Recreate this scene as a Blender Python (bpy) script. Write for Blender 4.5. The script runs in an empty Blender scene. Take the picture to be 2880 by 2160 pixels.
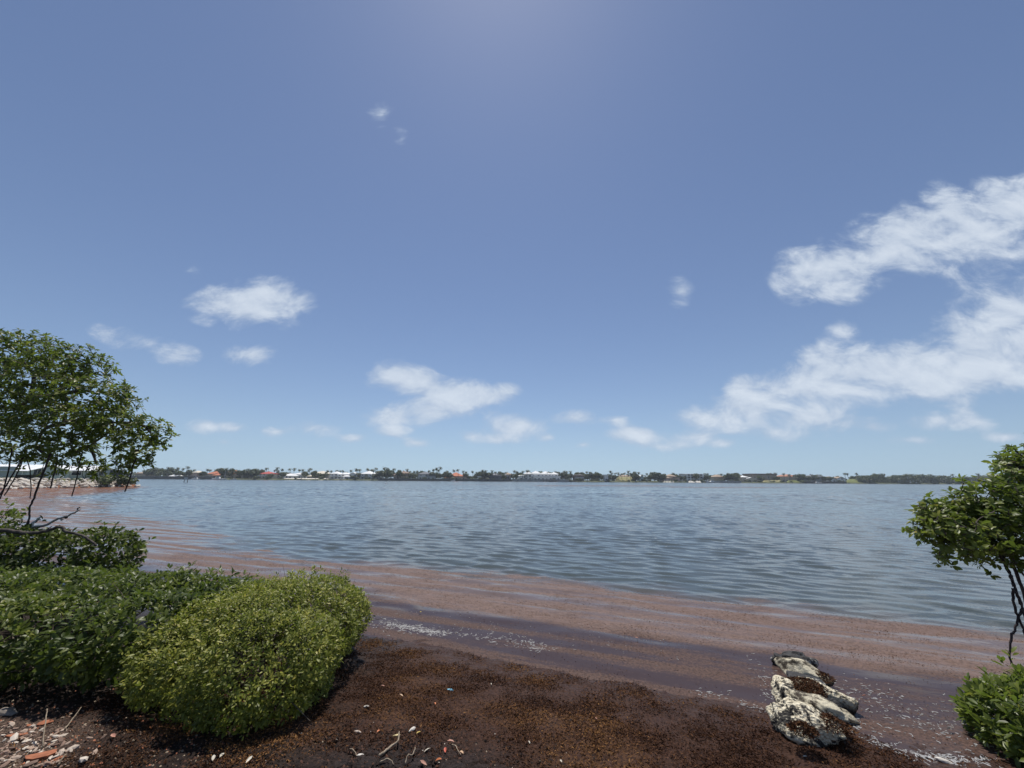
import bpy, math, random
import numpy as np
from mathutils import Vector, Matrix, Quaternion

random.seed(7)
rng = np.random.default_rng(7)
scene = bpy.context.scene
COL = scene.collection

# ------------------------------------------------------------------ camera
F = 1083.0                 # focal length in pixels of the 2880 x 2160 photograph
H = 2.0                    # lens height above the water
PITCH = math.radians(13.95)
ROLL = math.radians(0.4)
cam_d = bpy.data.cameras.new('camera')
cam_d.sensor_fit = 'HORIZONTAL'
cam_d.sensor_width = 36.0
cam_d.lens = 36.0 * F / 2880.0
cam_d.clip_start = 0.05
cam_d.clip_end = 20000
cam = bpy.data.objects.new('camera', cam_d)
COL.objects.link(cam)
cam.matrix_world = (Matrix.Translation((0, 0, H)) @ Matrix.Rotation(math.pi / 2 + PITCH, 4, 'X') @ Matrix.Rotation(ROLL, 4, 'Z'))
scene.camera = cam

# ------------------------------------------------------------------ light
SUN_EL = math.radians(69)
SUN_AZ = math.radians(-4)            # measured from +Y towards +X
SUN = Vector((math.sin(SUN_AZ) * math.cos(SUN_EL), math.cos(SUN_AZ) * math.cos(SUN_EL), math.sin(SUN_EL)))
sl = bpy.data.lights.new('sun', 'SUN')
sl.energy = 4.8
sl.angle = math.radians(0.53)
sl.color = (1.0, 0.955, 0.89)
so = bpy.data.objects.new('sun', sl)
COL.objects.link(so)
so.rotation_euler = SUN.to_track_quat('Z', 'Y').to_euler()
so.location = (0, 0, 60)

scene.view_settings.view_transform = 'Standard'
scene.view_settings.look = 'None'
scene.view_settings.exposure = 0.0
scene.view_settings.gamma = 1.0
scene.view_settings.use_curve_mapping = False
scene.render.engine = 'CYCLES'
scene.cycles.use_denoising = True
scene.cycles.max_bounces = 8
scene.cycles.transparent_max_bounces = 8
scene.cycles.sample_clamp_indirect = 4.0


def ray(px, py):
    a = (px - 1440) / F
    b = -(py - 1080) / F
    c, s = math.cos(ROLL), math.sin(ROLL)
    a, b = a * c - b * s, a * s + b * c
    return np.array([a, math.cos(PITCH) - b * math.sin(PITCH), math.sin(PITCH) + b * math.cos(PITCH)])


def at_z(px, py, z=0.0):
    d = ray(px, py)
    return np.array([0, 0, H]) + d * (z - H) / d[2]


def at_y(px, py, Y):
    d = ray(px, py)
    return np.array([0, 0, H]) + d * Y / d[1]


# ------------------------------------------------------------------ sky
SKY_STRENGTH = 0.0975
HAZE_DENSITY = 0.00020
HORIZON_LIFT = 0.10
world = bpy.data.worlds.new('World')
scene.world = world
world.use_nodes = True
wn, wl = world.node_tree.nodes, world.node_tree.links
wn.clear()


def wnode(t, **k):
    n = wn.new(t)
    for a, b in k.items():
        setattr(n, a, b)
    return n


def wmath(op, a, b=None, c=None, clamp=False):
    n = wnode('ShaderNodeMath', operation=op, use_clamp=clamp)
    for i, v in enumerate((a, b, c)):
        if v is None:
            continue
        if isinstance(v, (int, float)):
            n.inputs[i].default_value = v
        else:
            wl.new(v, n.inputs[i])
    return n.outputs[0]


sky = wnode('ShaderNodeTexSky', sky_type='NISHITA')
sky.sun_disc = False
sky.sun_elevation = SUN_EL
sky.sun_rotation = SUN_AZ
sky.altitude = 0
sky.air_density = 1.0
sky.dust_density = 0.19
sky.ozone_density = 2.5
hs = wnode('ShaderNodeHueSaturation')
hs.inputs['Hue'].default_value = 0.505
hs.inputs['Saturation'].default_value = 0.97
hs.inputs['Value'].default_value = 1.0
wl.new(sky.outputs[0], hs.inputs['Color'])
tc = wnode('ShaderNodeTexCoord')
sep = wnode('ShaderNodeSeparateXYZ')
wl.new(tc.outputs['Generated'], sep.inputs[0])
# the sea air keeps the last degrees above the horizon pale blue instead of yellow
sv3 = wnode('ShaderNodeCombineXYZ')
wl.new(sep.outputs[0], sv3.inputs[0])
wl.new(sep.outputs[1], sv3.inputs[1])
wl.new(wmath('SQRT', wmath('ADD', wmath('MULTIPLY', sep.outputs[2], sep.outputs[2]), HORIZON_LIFT ** 2)), sv3.inputs[2])
snrm = wnode('ShaderNodeVectorMath', operation='NORMALIZE')
wl.new(sv3.outputs[0], snrm.inputs[0])
wl.new(snrm.outputs[0], sky.inputs[0])
yy = wmath('MAXIMUM', sep.outputs[1], 0.02)
uu = wmath('DIVIDE', sep.outputs[0], yy)
vv = wmath('DIVIDE', sep.outputs[2], yy)
uv = wnode('ShaderNodeCombineXYZ')
wl.new(uu, uv.inputs[0])
wl.new(vv, uv.inputs[1])
# edge turbulence of the clouds
n1 = wnode('ShaderNodeTexNoise')
n1.inputs['Scale'].default_value = 7.5
n1.inputs['Detail'].default_value = 9.0
n1.inputs['Roughness'].default_value = 0.62
n1.inputs['Distortion'].default_value = 0.35
mp = wnode('ShaderNodeMapping')
mp.inputs['Scale'].default_value = (1.0, 1.7, 1.0)
wl.new(uv.outputs[0], mp.inputs[0])
wl.new(mp.outputs[0], n1.inputs['Vector'])
# clouds: (x, y, rx, ry, tilt in degrees, density) on a 2212 px wide view of the sky
CL = [(825, 248, 40, 34, 0, .50), (868, 300, 24, 42, 0, .42), (540, 672, 150, 42, 2, .95), (565, 628, 85, 48, -8, .72), (460, 655, 62, 40, 0, .72),
      (630, 655, 60, 28, -10, .7), (420, 590, 30, 24, 0, .38), (320, 745, 130, 34, 17, .62), (385, 768, 50, 22, 0, .5), (545, 767, 66, 28, 0, .82), (215, 718, 40, 16, 20, .38),
      (862, 814, 86, 36, 5, 1.0), (985, 855, 130, 42, 0, .95), (1065, 852, 70, 20, -16, .7), (930, 890, 90, 26, 0, .55), (858, 902, 90, 28, 0, .68),
      (686, 926, 54, 20, 0, .66), (450, 920, 52, 18, 0, .50), (500, 925, 40, 12, 0, .4), (485, 955, 28, 10, 0, .44), (1120, 922, 92, 32, 0, .80), (1018, 943, 56, 16, 8, .66),
      (1243, 904, 52, 20, 0, .60), (1260, 961, 26, 10, 0, .58), (900, 957, 34, 12, 0, .60), (850, 935, 40, 14, 0, .42), (1470, 632, 40, 38, 0, .62), (1182, 945, 22, 10, 0, .5),
      (1790, 590, 130, 72, -18, .98), (1730, 590, 70, 60, 0, .62), (1935, 520, 130, 70, -25, .98), (2100, 490, 190, 88, -20, 1.05), (2230, 420, 130, 60, -20, .9),
      (2045, 425, 55, 40, -50, .55), (2210, 545, 70, 36, 10, .5), (1955, 440, 30, 20, -30, .3), (1828, 712, 50, 38, 0, .72), (1775, 745, 60, 24, -40, .5),
      (1790, 805, 110, 60, 0, .95), (1930, 810, 180, 66, 0, .95), (2090, 790, 220, 70, -5, .95), (2180, 690, 170, 95, -15, 1.0), (2330, 650, 130, 70, -15, .9), (1900, 760, 60, 50, 0, .3),
      (1690, 850, 120, 58, -15, .85), (1600, 875, 100, 52, -14, .85), (1590, 830, 34, 30, 0, .5), (1540, 905, 90, 28, 0, .7), (2230, 790, 120, 44, -10, .8), (1790, 905, 66, 34, -14, .62),
      (1522, 945, 60, 20, -8, .66), (1372, 934, 62, 20, 0, .62), (1430, 965, 60, 14, 0, .42), (1665, 935, 82, 24, 0, .56), (1882, 922, 78, 20, 0, .66), (2112, 912, 56, 20, -5, .44),
      (600, 932, 40, 12, 0, .5), (765, 948, 40, 11, 0, .5), (1330, 908, 34, 12, 0, .55), (1562, 958, 46, 12, 0, .55), (1730, 902, 50, 18, -8, .6), (1960, 952, 60, 12, 0, .5), (1080, 950, 34, 11, 0, .5), (2170, 945, 50, 12, 0, .5), (2020, 910, 60, 20, 0, .36), (1400, 945, 90, 18, 0, .35), (2080, 890, 40, 24, -30, .42)]
acc = None
K = 2880.0 / 2212.0
for (cx, cy, rx, ry, rot, den) in CL:
    den = den * (1.06 if cy < 790 else 1.22)
    if cy > 880:
        den, rx, ry = max(den, .80), rx * 1.05, ry * 1.12
    cx, cy, rx, ry = cx * K, cy * K, rx * K, ry * K
    d0, d1, d2 = ray(cx, cy), ray(cx + rx, cy), ray(cx, cy - ry)
    g = lambda d: np.array([d[0] / d[1], d[2] / d[1]])
    c0 = g(d0)
    su = np.linalg.norm(g(d1) - c0) * 1.25
    sv = np.linalg.norm(g(d2) - c0) * 1.25
    m = wnode('ShaderNodeMapping', vector_type='TEXTURE')
    m.inputs['Location'].default_value = (c0[0], c0[1], 0)
    m.inputs['Rotation'].default_value = (0, 0, -math.radians(rot))
    m.inputs['Scale'].default_value = (su, sv, 1)
    wl.new(uv.outputs[0], m.inputs[0])
    gr = wnode('ShaderNodeTexGradient', gradient_type='SPHERICAL')
    wl.new(m.outputs[0], gr.inputs[0])
    v = wmath('MULTIPLY', gr.outputs['Fac'], den)
    acc = v if acc is None else wmath('SUBTRACT', wmath('ADD', acc, v), wmath('MULTIPLY', acc, v))
front = wmath('GREATER_THAN', sep.outputs[1], 0.08)
# the same kind of scattered cloud goes on behind the camera
n2 = wnode('ShaderNodeTexNoise')
n2.inputs['Scale'].default_value = 2.2
n2.inputs['Detail'].default_value = 3.0
wl.new(tc.outputs['Generated'], n2.inputs['Vector'])
back = wmath('MULTIPLY', wmath('SUBTRACT', n2.outputs['Fac'], 0.52), 3.0, clamp=True)
back = wmath('MULTIPLY', back, wmath('MULTIPLY', wmath('SUBTRACT', 0.10, sep.outputs[1]), 4.0, clamp=True))
back = wmath('MULTIPLY', back, wmath('MULTIPLY', sep.outputs[2], 4.0, clamp=True))
base = wmath('MAXIMUM', wmath('MULTIPLY', acc, front), back)
turb = wmath('MULTIPLY', wmath('SUBTRACT', n1.outputs['Fac'], 0.5), 2.6)
mask0 = wmath('MULTIPLY', base, 4.0, clamp=True)
dens = wmath('ADD', wmath('MULTIPLY', base, 1.36), wmath('MULTIPLY', turb, mask0))
mr = wnode('ShaderNodeMapRange', interpolation_type='SMOOTHSTEP')
mr.inputs['From Min'].default_value = 0.24
mr.inputs['From Max'].default_value = 1.20
mr.inputs['To Max'].default_value = 0.86
wl.new(dens, mr.inputs['Value'])
# thick parts are a little greyer than lit tops
cr = wnode('ShaderNodeMapRange')
cr.inputs['From Min'].default_value = 0.45
cr.inputs['From Max'].default_value = 1.45
wl.new(dens, cr.inputs['Value'])
# tops that face the light are whiter than the undersides
mp3 = wnode('ShaderNodeMapping')
mp3.inputs['Location'].default_value = (0.0, 0.045, 0.0)
mp3.inputs['Scale'].default_value = (1.0, 1.7, 1.0)
wl.new(uv.outputs[0], mp3.inputs[0])
n3 = wnode('ShaderNodeTexNoise')
for k_ in ('Scale', 'Detail', 'Roughness', 'Distortion'):
    n3.inputs[k_].default_value = n1.inputs[k_].default_value
n3.inputs['Detail'].default_value = 4.0
wl.new(mp3.outputs[0], n3.inputs['Vector'])
relief = wmath('MULTIPLY', wmath('SUBTRACT', n1.outputs['Fac'], n3.outputs['Fac']), 1.3)
lit = wmath('ADD', wmath('MULTIPLY', cr.outputs[0], .75), relief, clamp=True)
ccol = wnode('ShaderNodeMix', data_type='RGBA')
ccol.inputs['A'].default_value = (4.9, 5.8, 7.2, 1)
ccol.inputs['B'].default_value = (7.4, 8.1, 9.0, 1)
wl.new(lit, ccol.inputs['Factor'])
cm = wnode('ShaderNodeMix', data_type='RGBA')
wl.new(mr.outputs[0], cm.inputs['Factor'])
wl.new(hs.outputs[0], cm.inputs['A'])
wl.new(ccol.outputs['Result'], cm.inputs['B'])
bg = wnode('ShaderNodeBackground')
bg.inputs['Strength'].default_value = SKY_STRENGTH
wl.new(cm.outputs['Result'], bg.inputs['Color'])
wo = wnode('ShaderNodeOutputWorld')
wl.new(bg.outputs[0], wo.inputs[0])

# ------------------------------------------------------------------ numeric noise
_perm = np.random.default_rng(3).permutation(4096)
_ang = np.random.default_rng(4).random(4096) * 2 * np.pi


def _h(i, j):
    return _perm[(_perm[i & 4095] + j) & 4095]


def perlin(x, y):
    x = np.asarray(x, float)
    y = np.asarray(y, float)
    i = np.floor(x).astype(int)
    j = np.floor(y).astype(int)
    fx, fy = x - i, y - j
    u = fx * fx * fx * (fx * (fx * 6 - 15) + 10)
    v = fy * fy * fy * (fy * (fy * 6 - 15) + 10)

    def gr(a, b, dx, dy):
        t = _ang[_h(a, b)]
        return np.cos(t) * dx + np.sin(t) * dy
    n00, n10 = gr(i, j, fx, fy), gr(i + 1, j, fx - 1, fy)
    n01, n11 = gr(i, j + 1, fx, fy - 1), gr(i + 1, j + 1, fx - 1, fy - 1)
    return (n00 * (1 - u) + n10 * u) * (1 - v) + (n01 * (1 - u) + n11 * u) * v


def fbm(x, y, o=4, g=0.5):
    s, a = 0, 1.0
    for k in range(o):
        s = s + a * perlin(x * 2 ** k + 17.3 * k, y * 2 ** k - 9.1 * k)
        a *= g
    return s


def worley(x, y):
    i = np.floor(x).astype(int)
    j = np.floor(y).astype(int)
    f1 = np.full(x.shape, 9.0)
    f2 = np.full(x.shape, 9.0)
    for a in (-1, 0, 1):
        for b in (-1, 0, 1):
            h = _h(i + a, j + b)
            px = i + a + (h % 64) / 64.0
            py = j + b + (h // 64) / 64.0
            d = np.hypot(px - x, py - y)
            f2 = np.minimum(f2, np.maximum(f1, d))
            f1 = np.minimum(f1, d)
    return f1, f2


def smooth(a, b, x):
    t = np.clip((x - a) / (b - a), 0, 1)
    return t * t * (3 - 2 * t)


# ------------------------------------------------------------------ object helpers
def tag(o, label=None, cat=None, group=None, kind=None):
    if label:
        o['label'] = label
    if cat:
        o['category'] = cat
    if group:
        o['group'] = group
    if kind:
        o['kind'] = kind
    return o


def empty(name, loc=(0, 0, 0), rz=0.0):
    o = bpy.data.objects.new(name, None)
    o.empty_display_size = 0.2
    o.location = loc
    o.rotation_euler = (0, 0, rz)
    COL.objects.link(o)
    return o


def link(name, me, parent=None, loc=None, rot=None, scale=None):
    o = bpy.data.objects.new(name, me)
    COL.objects.link(o)
    if parent is not None:
        o.parent = parent
    if loc is not None:
        o.location = loc
    if rot is not None:
        o.rotation_euler = rot
    if scale is not None:
        o.scale = scale
    return o


def mesh_np(name, V, Fs, mats, attrs=None, smooth_on=False, midx=None):
    """mesh from numpy arrays; Fs is a list of integer arrays (n,3) or (n,4)"""
    me = bpy.data.meshes.new(name)
    V = np.asarray(V, np.float32)
    Fs = [np.asarray(f, np.int32) for f in Fs if len(f)]
    nl = sum(f.size for f in Fs)
    nf = sum(len(f) for f in Fs)
    me.vertices.add(len(V))
    me.vertices.foreach_set('co', V.ravel())
    me.loops.add(nl)
    me.loops.foreach_set('vertex_index', np.concatenate([f.ravel() for f in Fs]))
    me.polygons.add(nf)
    tot = np.concatenate([np.full(len(f), f.shape[1], np.int32) for f in Fs])
    st = np.concatenate([[0], np.cumsum(tot)[:-1]]).astype(np.int32)
    me.polygons.foreach_set('loop_start', st)
    if midx is not None:
        me.polygons.foreach_set('material_index', np.asarray(midx, np.int32))
    if smooth_on:
        me.polygons.foreach_set('use_smooth', np.ones(nf, bool))
    for m in (mats if isinstance(mats, (list, tuple)) else [mats]):
        me.materials.append(m)
    me.update(calc_edges=True)
    for k, a in (attrs or {}).items():
        at = me.attributes.new(k, 'FLOAT', 'POINT')
        at.data.foreach_set('value', np.asarray(a, np.float32).ravel())
    me.validate()
    return me


class MB:
    """collects simple shapes and makes one mesh of them"""
    def __init__(s):
        s.v, s.f, s.m, s.mats = [], [], [], []

    def mi(s, mat):
        if mat not in s.mats:
            s.mats.append(mat)
        return s.mats.index(mat)

    def add(s, vs, fs, mat):
        b = len(s.v)
        k = s.mi(mat)
        s.v += [tuple(v) for v in vs]
        for f in fs:
            s.f.append(tuple(b + i for i in f))
            s.m.append(k)
        return s

    def box(s, x0, x1, y0, y1, z0, z1, mat):
        return s.add([(x0, y0, z0), (x1, y0, z0), (x1, y1, z0), (x0, y1, z0), (x0, y0, z1), (x1, y0, z1), (x1, y1, z1), (x0, y1, z1)],
                     [(0, 3, 2, 1), (4, 5, 6, 7), (0, 1, 5, 4), (1, 2, 6, 5), (2, 3, 7, 6), (3, 0, 4, 7)], mat)

    def tube(s, pts, rad, mat, n=6, cap=True):
        pts = [Vector(p) for p in pts]
        if isinstance(rad, (int, float)):
            rad = [rad] * len(pts)
        vs, fs = [], []
        ref = Vector((0.13, 0.27, 0.95)).normalized()
        for i, p in enumerate(pts):
            t = (pts[min(i + 1, len(pts) - 1)] - pts[max(i - 1, 0)])
            t = t.normalized() if t.length > 1e-9 else Vector((0, 0, 1))
            a = t.cross(ref)
            if a.length < 0.05:
                a = t.cross(Vector((1, 0, 0)))
            a.normalize()
            b = t.cross(a)
            for k in range(n):
                w = 2 * math.pi * k / n
                vs.append(p + (a * math.cos(w) + b * math.sin(w)) * rad[i])
        for i in range(len(pts) - 1):
            for k in range(n):
                fs.append((i * n + k, i * n + (k + 1) % n, (i + 1) * n + (k + 1) % n, (i + 1) * n + k))
        if cap:
            fs.append(tuple(range(n))[::-1])
            fs.append(tuple((len(pts) - 1) * n + k for k in range(n)))
        return s.add(vs, fs, mat)

    def mesh(s, name, smooth_on=False):
        me = bpy.data.meshes.new(name)
        me.from_pydata(s.v, [], s.f)
        for m in s.mats:
            me.materials.append(m)
        me.polygons.foreach_set('material_index', s.m)
        if smooth_on:
            me.polygons.foreach_set('use_smooth', [True] * len(s.f))
        me.update()
        return me

    def build(s, name, parent=None, smooth_on=False, **k):
        return link(name, s.mesh(name, smooth_on), parent, **k)


def spline(pts, n=6, jit=0.0):
    """Catmull-Rom through points"""
    P = [Vector(p) for p in pts]
    out = []
    for i in range(len(P) - 1):
        p0, p1, p2, p3 = P[max(i - 1, 0)], P[i], P[i + 1], P[min(i + 2, len(P) - 1)]
        for k in range(n):
            t = k / n
            q = 0.5 * ((2 * p1) + (p2 - p0) * t + (2 * p0 - 5 * p1 + 4 * p2 - p3) * t * t + (3 * p1 - p0 - 3 * p2 + p3) * t ** 3)
            if jit and (i or k):
                q = q + Vector((random.uniform(-jit, jit), random.uniform(-jit, jit), random.uniform(-jit, jit)))
            out.append(q)
    out.append(P[-1])
    return out


# ------------------------------------------------------------------ materials
class NT:
    def __init__(s, name):
        s.m = bpy.data.materials.new(name)
        s.m.use_nodes = True
        s.n, s.l = s.m.node_tree.nodes, s.m.node_tree.links
        s.n.clear()
        s.out = s.n.new('ShaderNodeOutputMaterial')

    def node(s, t, ins=None, **k):
        n = s.n.new(t)
        for a, b in k.items():
            setattr(n, a, b)
        for a, b in (ins or {}).items():
            s.put(n, a, b)
        return n

    def put(s, n, a, b):
        if isinstance(b, bpy.types.NodeSocket):
            s.l.new(b, n.inputs[a])
        else:
            if isinstance(b, tuple) and len(b) == 3 and n.inputs[a].type == 'RGBA':
                b = b + (1,)
            n.inputs[a].default_value = b

    def pos(s, scale=(1, 1, 1), rz=0.0, world=True):
        src = s.node('ShaderNodeNewGeometry').outputs['Position'] if world else s.node('ShaderNodeTexCoord').outputs['Object']
        if rz:
            src = s.node('ShaderNodeMapping', {'Vector': src, 'Rotation': (0, 0, rz)}).outputs[0]
        return s.node('ShaderNodeMapping', {'Vector': src, 'Scale': scale}).outputs[0]

    def noise(s, vec, scale, detail=4.0, rough=0.5, dist=0.0):
        return s.node('ShaderNodeTexNoise', {'Vector': vec, 'Scale': scale, 'Detail': detail, 'Roughness': rough, 'Distortion': dist}).outputs['Fac']

    def attr(s, name):
        return s.node('ShaderNodeAttribute', attribute_name=name).outputs['Fac']

    def math(s, op, a, b=0.0, clamp=False):
        return s.node('ShaderNodeMath', {0: a, 1: b}, operation=op, use_clamp=clamp).outputs[0]

    def rng(s, v, a, b, c=0.0, d=1.0):
        return s.node('ShaderNodeMapRange', {'Value': v, 'From Min': a, 'From Max': b, 'To Min': c, 'To Max': d}, interpolation_type='SMOOTHSTEP').outputs[0]

    def mix(s, f, a, b):
        return s.node('ShaderNodeMix', {'Factor': f, 'A': a, 'B': b}, data_type='RGBA').outputs['Result']

    def ramp(s, f, stops):
        r = s.node('ShaderNodeValToRGB', {'Fac': f})
        e = r.color_ramp.elements
        while len(e) < len(stops):
            e.new(0.5)
        for k, (p, c) in enumerate(stops):
            e[k].position = p
            e[k].color = tuple(c) + (1,)
        return r.outputs['Color']

    def bump(s, h, strength=0.3, dist=0.02, normal=None):
        i = {'Height': h, 'Strength': strength, 'Distance': dist}
        if normal is not None:
            i['Normal'] = normal
        return s.node('ShaderNodeBump', i).outputs[0]

    def bsdf(s, **k):
        names = dict(color='Base Color', rough='Roughness', ior='IOR', spec='Specular IOR Level', normal='Normal', metal='Metallic')
        n = s.node('ShaderNodeBsdfPrincipled', {names[a]: b for a, b in k.items()})
        return n.outputs[0]

    def done(s, sh):
        s.l.new(sh, s.out.inputs['Surface'])
        return s.m


def plain(name, color, rough=0.6, var=0.25, scale=2.0, spec=0.4, bump=0.0, world=True):
    t = NT(name)
    p = t.pos(world=world)
    n = t.noise(p, scale, 5, 0.6)
    c = t.mix(t.rng(n, 0.3, 0.7), tuple(x * (1 - var) for x in color), tuple(min(1, x * (1 + var)) for x in color))
    k = dict(color=c, rough=rough, spec=spec)
    if bump:
        k['normal'] = t.bump(n, bump, 0.05)
    return t.done(t.bsdf(**k))


def leaf_material(name, stops, rough=0.34, trans=0.30, spec=0.5):
    t = NT(name)
    a = t.attr('tint')
    c = t.ramp(a, stops)
    b = t.bsdf(color=c, rough=rough, spec=spec)
    tr = t.node('ShaderNodeBsdfTranslucent', {'Color': t.mix(0.55, c, (0.16, 0.24, 0.03))}).outputs[0]
    return t.done(t.node('ShaderNodeMixShader', {0: trans, 1: b, 2: tr}).outputs[0])


M = {}
M['leaf_bright'] = leaf_material('bright_leaf', [(0, (.065, .074, .015)), (.30, (.150, .170, .030)), (.65, (.275, .285, .050)), (.93, (.40, .375, .07)), (.985, (.40, .34, .06)), (1, (.60, .57, .38))], 0.45, .40, .30)
M['leaf_dark'] = leaf_material('dark_leaf', [(0, (.036, .053, .013)), (.5, (.074, .100, .020)), (.9, (.145, .170, .030)), (.985, (.23, .23, .045)), (1, (.40, .36, .16))], 0.42, .34, .28)
M['leaf_mangrove'] = leaf_material('mangrove_leaf', [(0, (.050, .072, .015)), (.45, (.122, .160, .028)), (.9, (.225, .250, .040)), (.985, (.28, .27, .045)), (1, (.42, .34, .05))], 0.40, .46, .34)
M['leaf_far'] = leaf_material('far_leaf', [(0, (.038, .052, .023)), (.5, (.074, .092, .036)), (1, (.14, .155, .056))], 0.5, .18, .3)
M['frond'] = leaf_material('palm_frond', [(0, (.03, .042, .017)), (.6, (.060, .078, .028)), (1, (.11, .115, .04))], 0.42, .2, .4)


def bark(name, c0, c1, scale=14):
    t = NT(name)
    n = t.noise(t.pos((1, 1, .25)), scale, 6, 0.65)
    return t.done(t.bsdf(color=t.mix(t.rng(n, .3, .7), c0, c1), rough=.85, spec=.25, normal=t.bump(n, .6, .01)))


M['bark'] = bark('grey_bark', (.035, .028, .024), (.12, .10, .085))
M['root'] = bark('prop_root_bark', (.022, .016, .018), (.075, .055, .05), 20)
M['twig'] = bark('twig_bark', (.05, .04, .03), (.16, .13, .10), 30)
M['driftwood'] = bark('bleached_wood', (.20, .17, .145), (.55, .50, .44), 16)
M['palm_bark'] = bark('palm_bark', (.10, .085, .07), (.22, .19, .16), 3)


def weathered_wood():
    return bark('dock_wood', (.06, .05, .042), (.15, .125, .10), 4)


M['dock'] = weathered_wood()
for nm, c in dict(white=(.78, .77, .73), cream=(.66, .56, .42), pink=(.62, .44, .35), tan=(.42, .33, .24), grey=(.30, .31, .32), darkgrey=(.10, .10, .105), palegrey=(.48, .50, .50), brown=(.16, .11, .08),
                  aqua=(.52, .66, .70), beige=(.52, .45, .35)).items():
    M['wall_' + nm] = plain('stucco_' + nm, c, .85, .10, .8, .2)
for nm, c in dict(white=(.80, .80, .78), orange=(.50, .17, .085), red=(.46, .085, .07), cream=(.66, .60, .48), grey=(.17, .175, .19), brown=(.24, .17, .125), tan=(.36, .27, .19), dark=(.08, .075, .075), terracotta=(.42, .20, .12)).items():
    t = NT('roof_' + nm)
    w = t.node('ShaderNodeTexWave', {'Vector': t.pos(), 'Scale': 2.2, 'Distortion': .6}, wave_type='BANDS', bands_direction='X').outputs['Fac']
    n = t.noise(t.pos(), 1.2, 4)
    M['roof_' + nm] = t.done(t.bsdf(color=t.mix(n, tuple(x * .82 for x in c), tuple(min(1, x * 1.12) for x in c)), rough=.75, spec=.3, normal=t.bump(w, .4, .08)))
M['glass'] = NT('window_glass')
M['glass'] = M['glass'].done(M['glass'].bsdf(color=(.02, .026, .032), rough=.06, spec=.6))
M['trim'] = plain('white_trim', (.76, .76, .73), .5, .06, 3)
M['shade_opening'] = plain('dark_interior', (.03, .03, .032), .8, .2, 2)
M['concrete'] = plain('seawall_concrete', (.36, .35, .32), .9, .3, .5, .2)
M['darkwall'] = plain('stained_seawall', (.115, .112, .098), .9, .35, .5, .2)
M['gelcoat'] = plain('white_gelcoat', (.80, .80, .79), .25, .04, 3, .5)
M['darkhull'] = plain('dark_hull_paint', (.03, .035, .045), .3, .2, 3, .5)
M['metal'] = plain('grey_metal', (.25, .26, .27), .45, .2, 3, .5)


def sand():
    return plain('white_sand', (.72, .67, .58), .95, .08, 1.0, .1)


M['sand'] = sand()
M['lawn'] = plain('dry_lawn', (.15, .17, .06), .95, .35, .25, .1)
M['lawn_yellow'] = plain('yellow_lawn', (.26, .24, .12), .95, .3, .25, .1)
M['far_ground'] = plain('far_shore_soil', (.10, .11, .06), .95, .4, .1, .1)

# ------------------------------------------------------------------ shore lines (world metres)
OUT = np.array([(-400, 300), (-200, 180), (-120, 108), (-90, 96), (-77, 85), (-52, 53), (-44, 40), (-33, 30.5), (-27.5, 25.5), (-26, 23), (-23, 20.5), (-15.7, 17.1), (-8.5, 11.9), (-3.8, 10.3), (-.3, 9.3), (2.5, 8.1), (4.6, 7.15), (6.2, 6.4), (6.9, 5.8), (10, 4.2), (30, -8), (200, -90)])
INN = np.array([(-400, 200), (-40, 14), (-20, 12.5), (-13, 11.6), (-8.8, 9.8), (-5.5, 8.8), (-2.9, 7.8), (-.8, 6.8), (1.3, 6.0), (2.5, 5.45), (3.6, 5.1), (4.5, 4.75), (6, 4.1), (10, 2), (30, -10), (200, -92)])
MAT = np.array([(-400, 180), (-40, 9), (-15, 8.0), (-9, 7.4), (-6, 6.8), (-3, 5.95), (-2, 5.68), (-1.02, 5.40), (0.0, 4.92), (.94, 4.55), (1.58, 4.30), (2.18, 4.12), (2.42, 4.0), (2.85, 3.78), (2.95, 3.5), (3.5, 3.37), (3.9, 3.0), (4.3, 2.2), (6, 0), (30, -16), (200, -95)])
yf = lambda P, x: np.interp(x, P[:, 0], P[:, 1])

# waves: crests run along the shore, a spread of headings
WV = []
for k in range(64):
    lam = float(np.exp(rng.uniform(math.log(.18), math.log(.72))))
    th = math.radians(-109 + rng.normal(0, 17))
    WV.append((lam, math.cos(th), math.sin(th), rng.uniform(0, 6.283)))


def waves(x, y):
    lo = np.zeros_like(x)
    hi = np.zeros_like(x)
    wx = x + .25 * perlin(x * .7, y * .7)
    wy = y + .25 * perlin(x * .7 + 40, y * .7)
    for lam, cx, cy, ph in WV:
        k = 2 * math.pi / lam
        w = np.sin(k * (cx * wx + cy * wy) + ph)
        if lam > .36:
            lo += w * .0310 / k
        else:
            hi += w * .0340 / k
    gust = .82 + .4 * perlin(x * .12, y * .2)
    return lo * gust, hi * gust


WVF = [(float(np.exp(rng.uniform(math.log(.8), math.log(2.6)))), math.radians(-105 + rng.normal(0, 28)), rng.uniform(0, 6.283)) for k in range(36)]


def far_waves(x, y):
    z = np.zeros_like(x)
    for lam, th, ph in WVF:
        k = 2 * math.pi / lam
        z += np.sin(k * (math.cos(th) * x + math.sin(th) * y) + ph) * .030 / k
    return z


def polar(th0, th1, nth, radii):
    th = np.linspace(th0, th1, nth)
    R_, T_ = np.meshgrid(radii, th, indexing='ij')
    X, Y = R_ * np.sin(T_), R_ * np.cos(T_)
    nr = len(radii)
    i = np.arange(nr - 1)[:, None] * nth + np.arange(nth - 1)[None, :]
    i = i.ravel()
    q = np.stack([i, i + 1, i + nth + 1, i + nth], 1)[:, ::-1]
    return X.ravel(), Y.ravel(), R_.ravel(), q


def geo(a, b, n):
    return np.exp(np.linspace(math.log(a), math.log(b), n))


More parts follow.
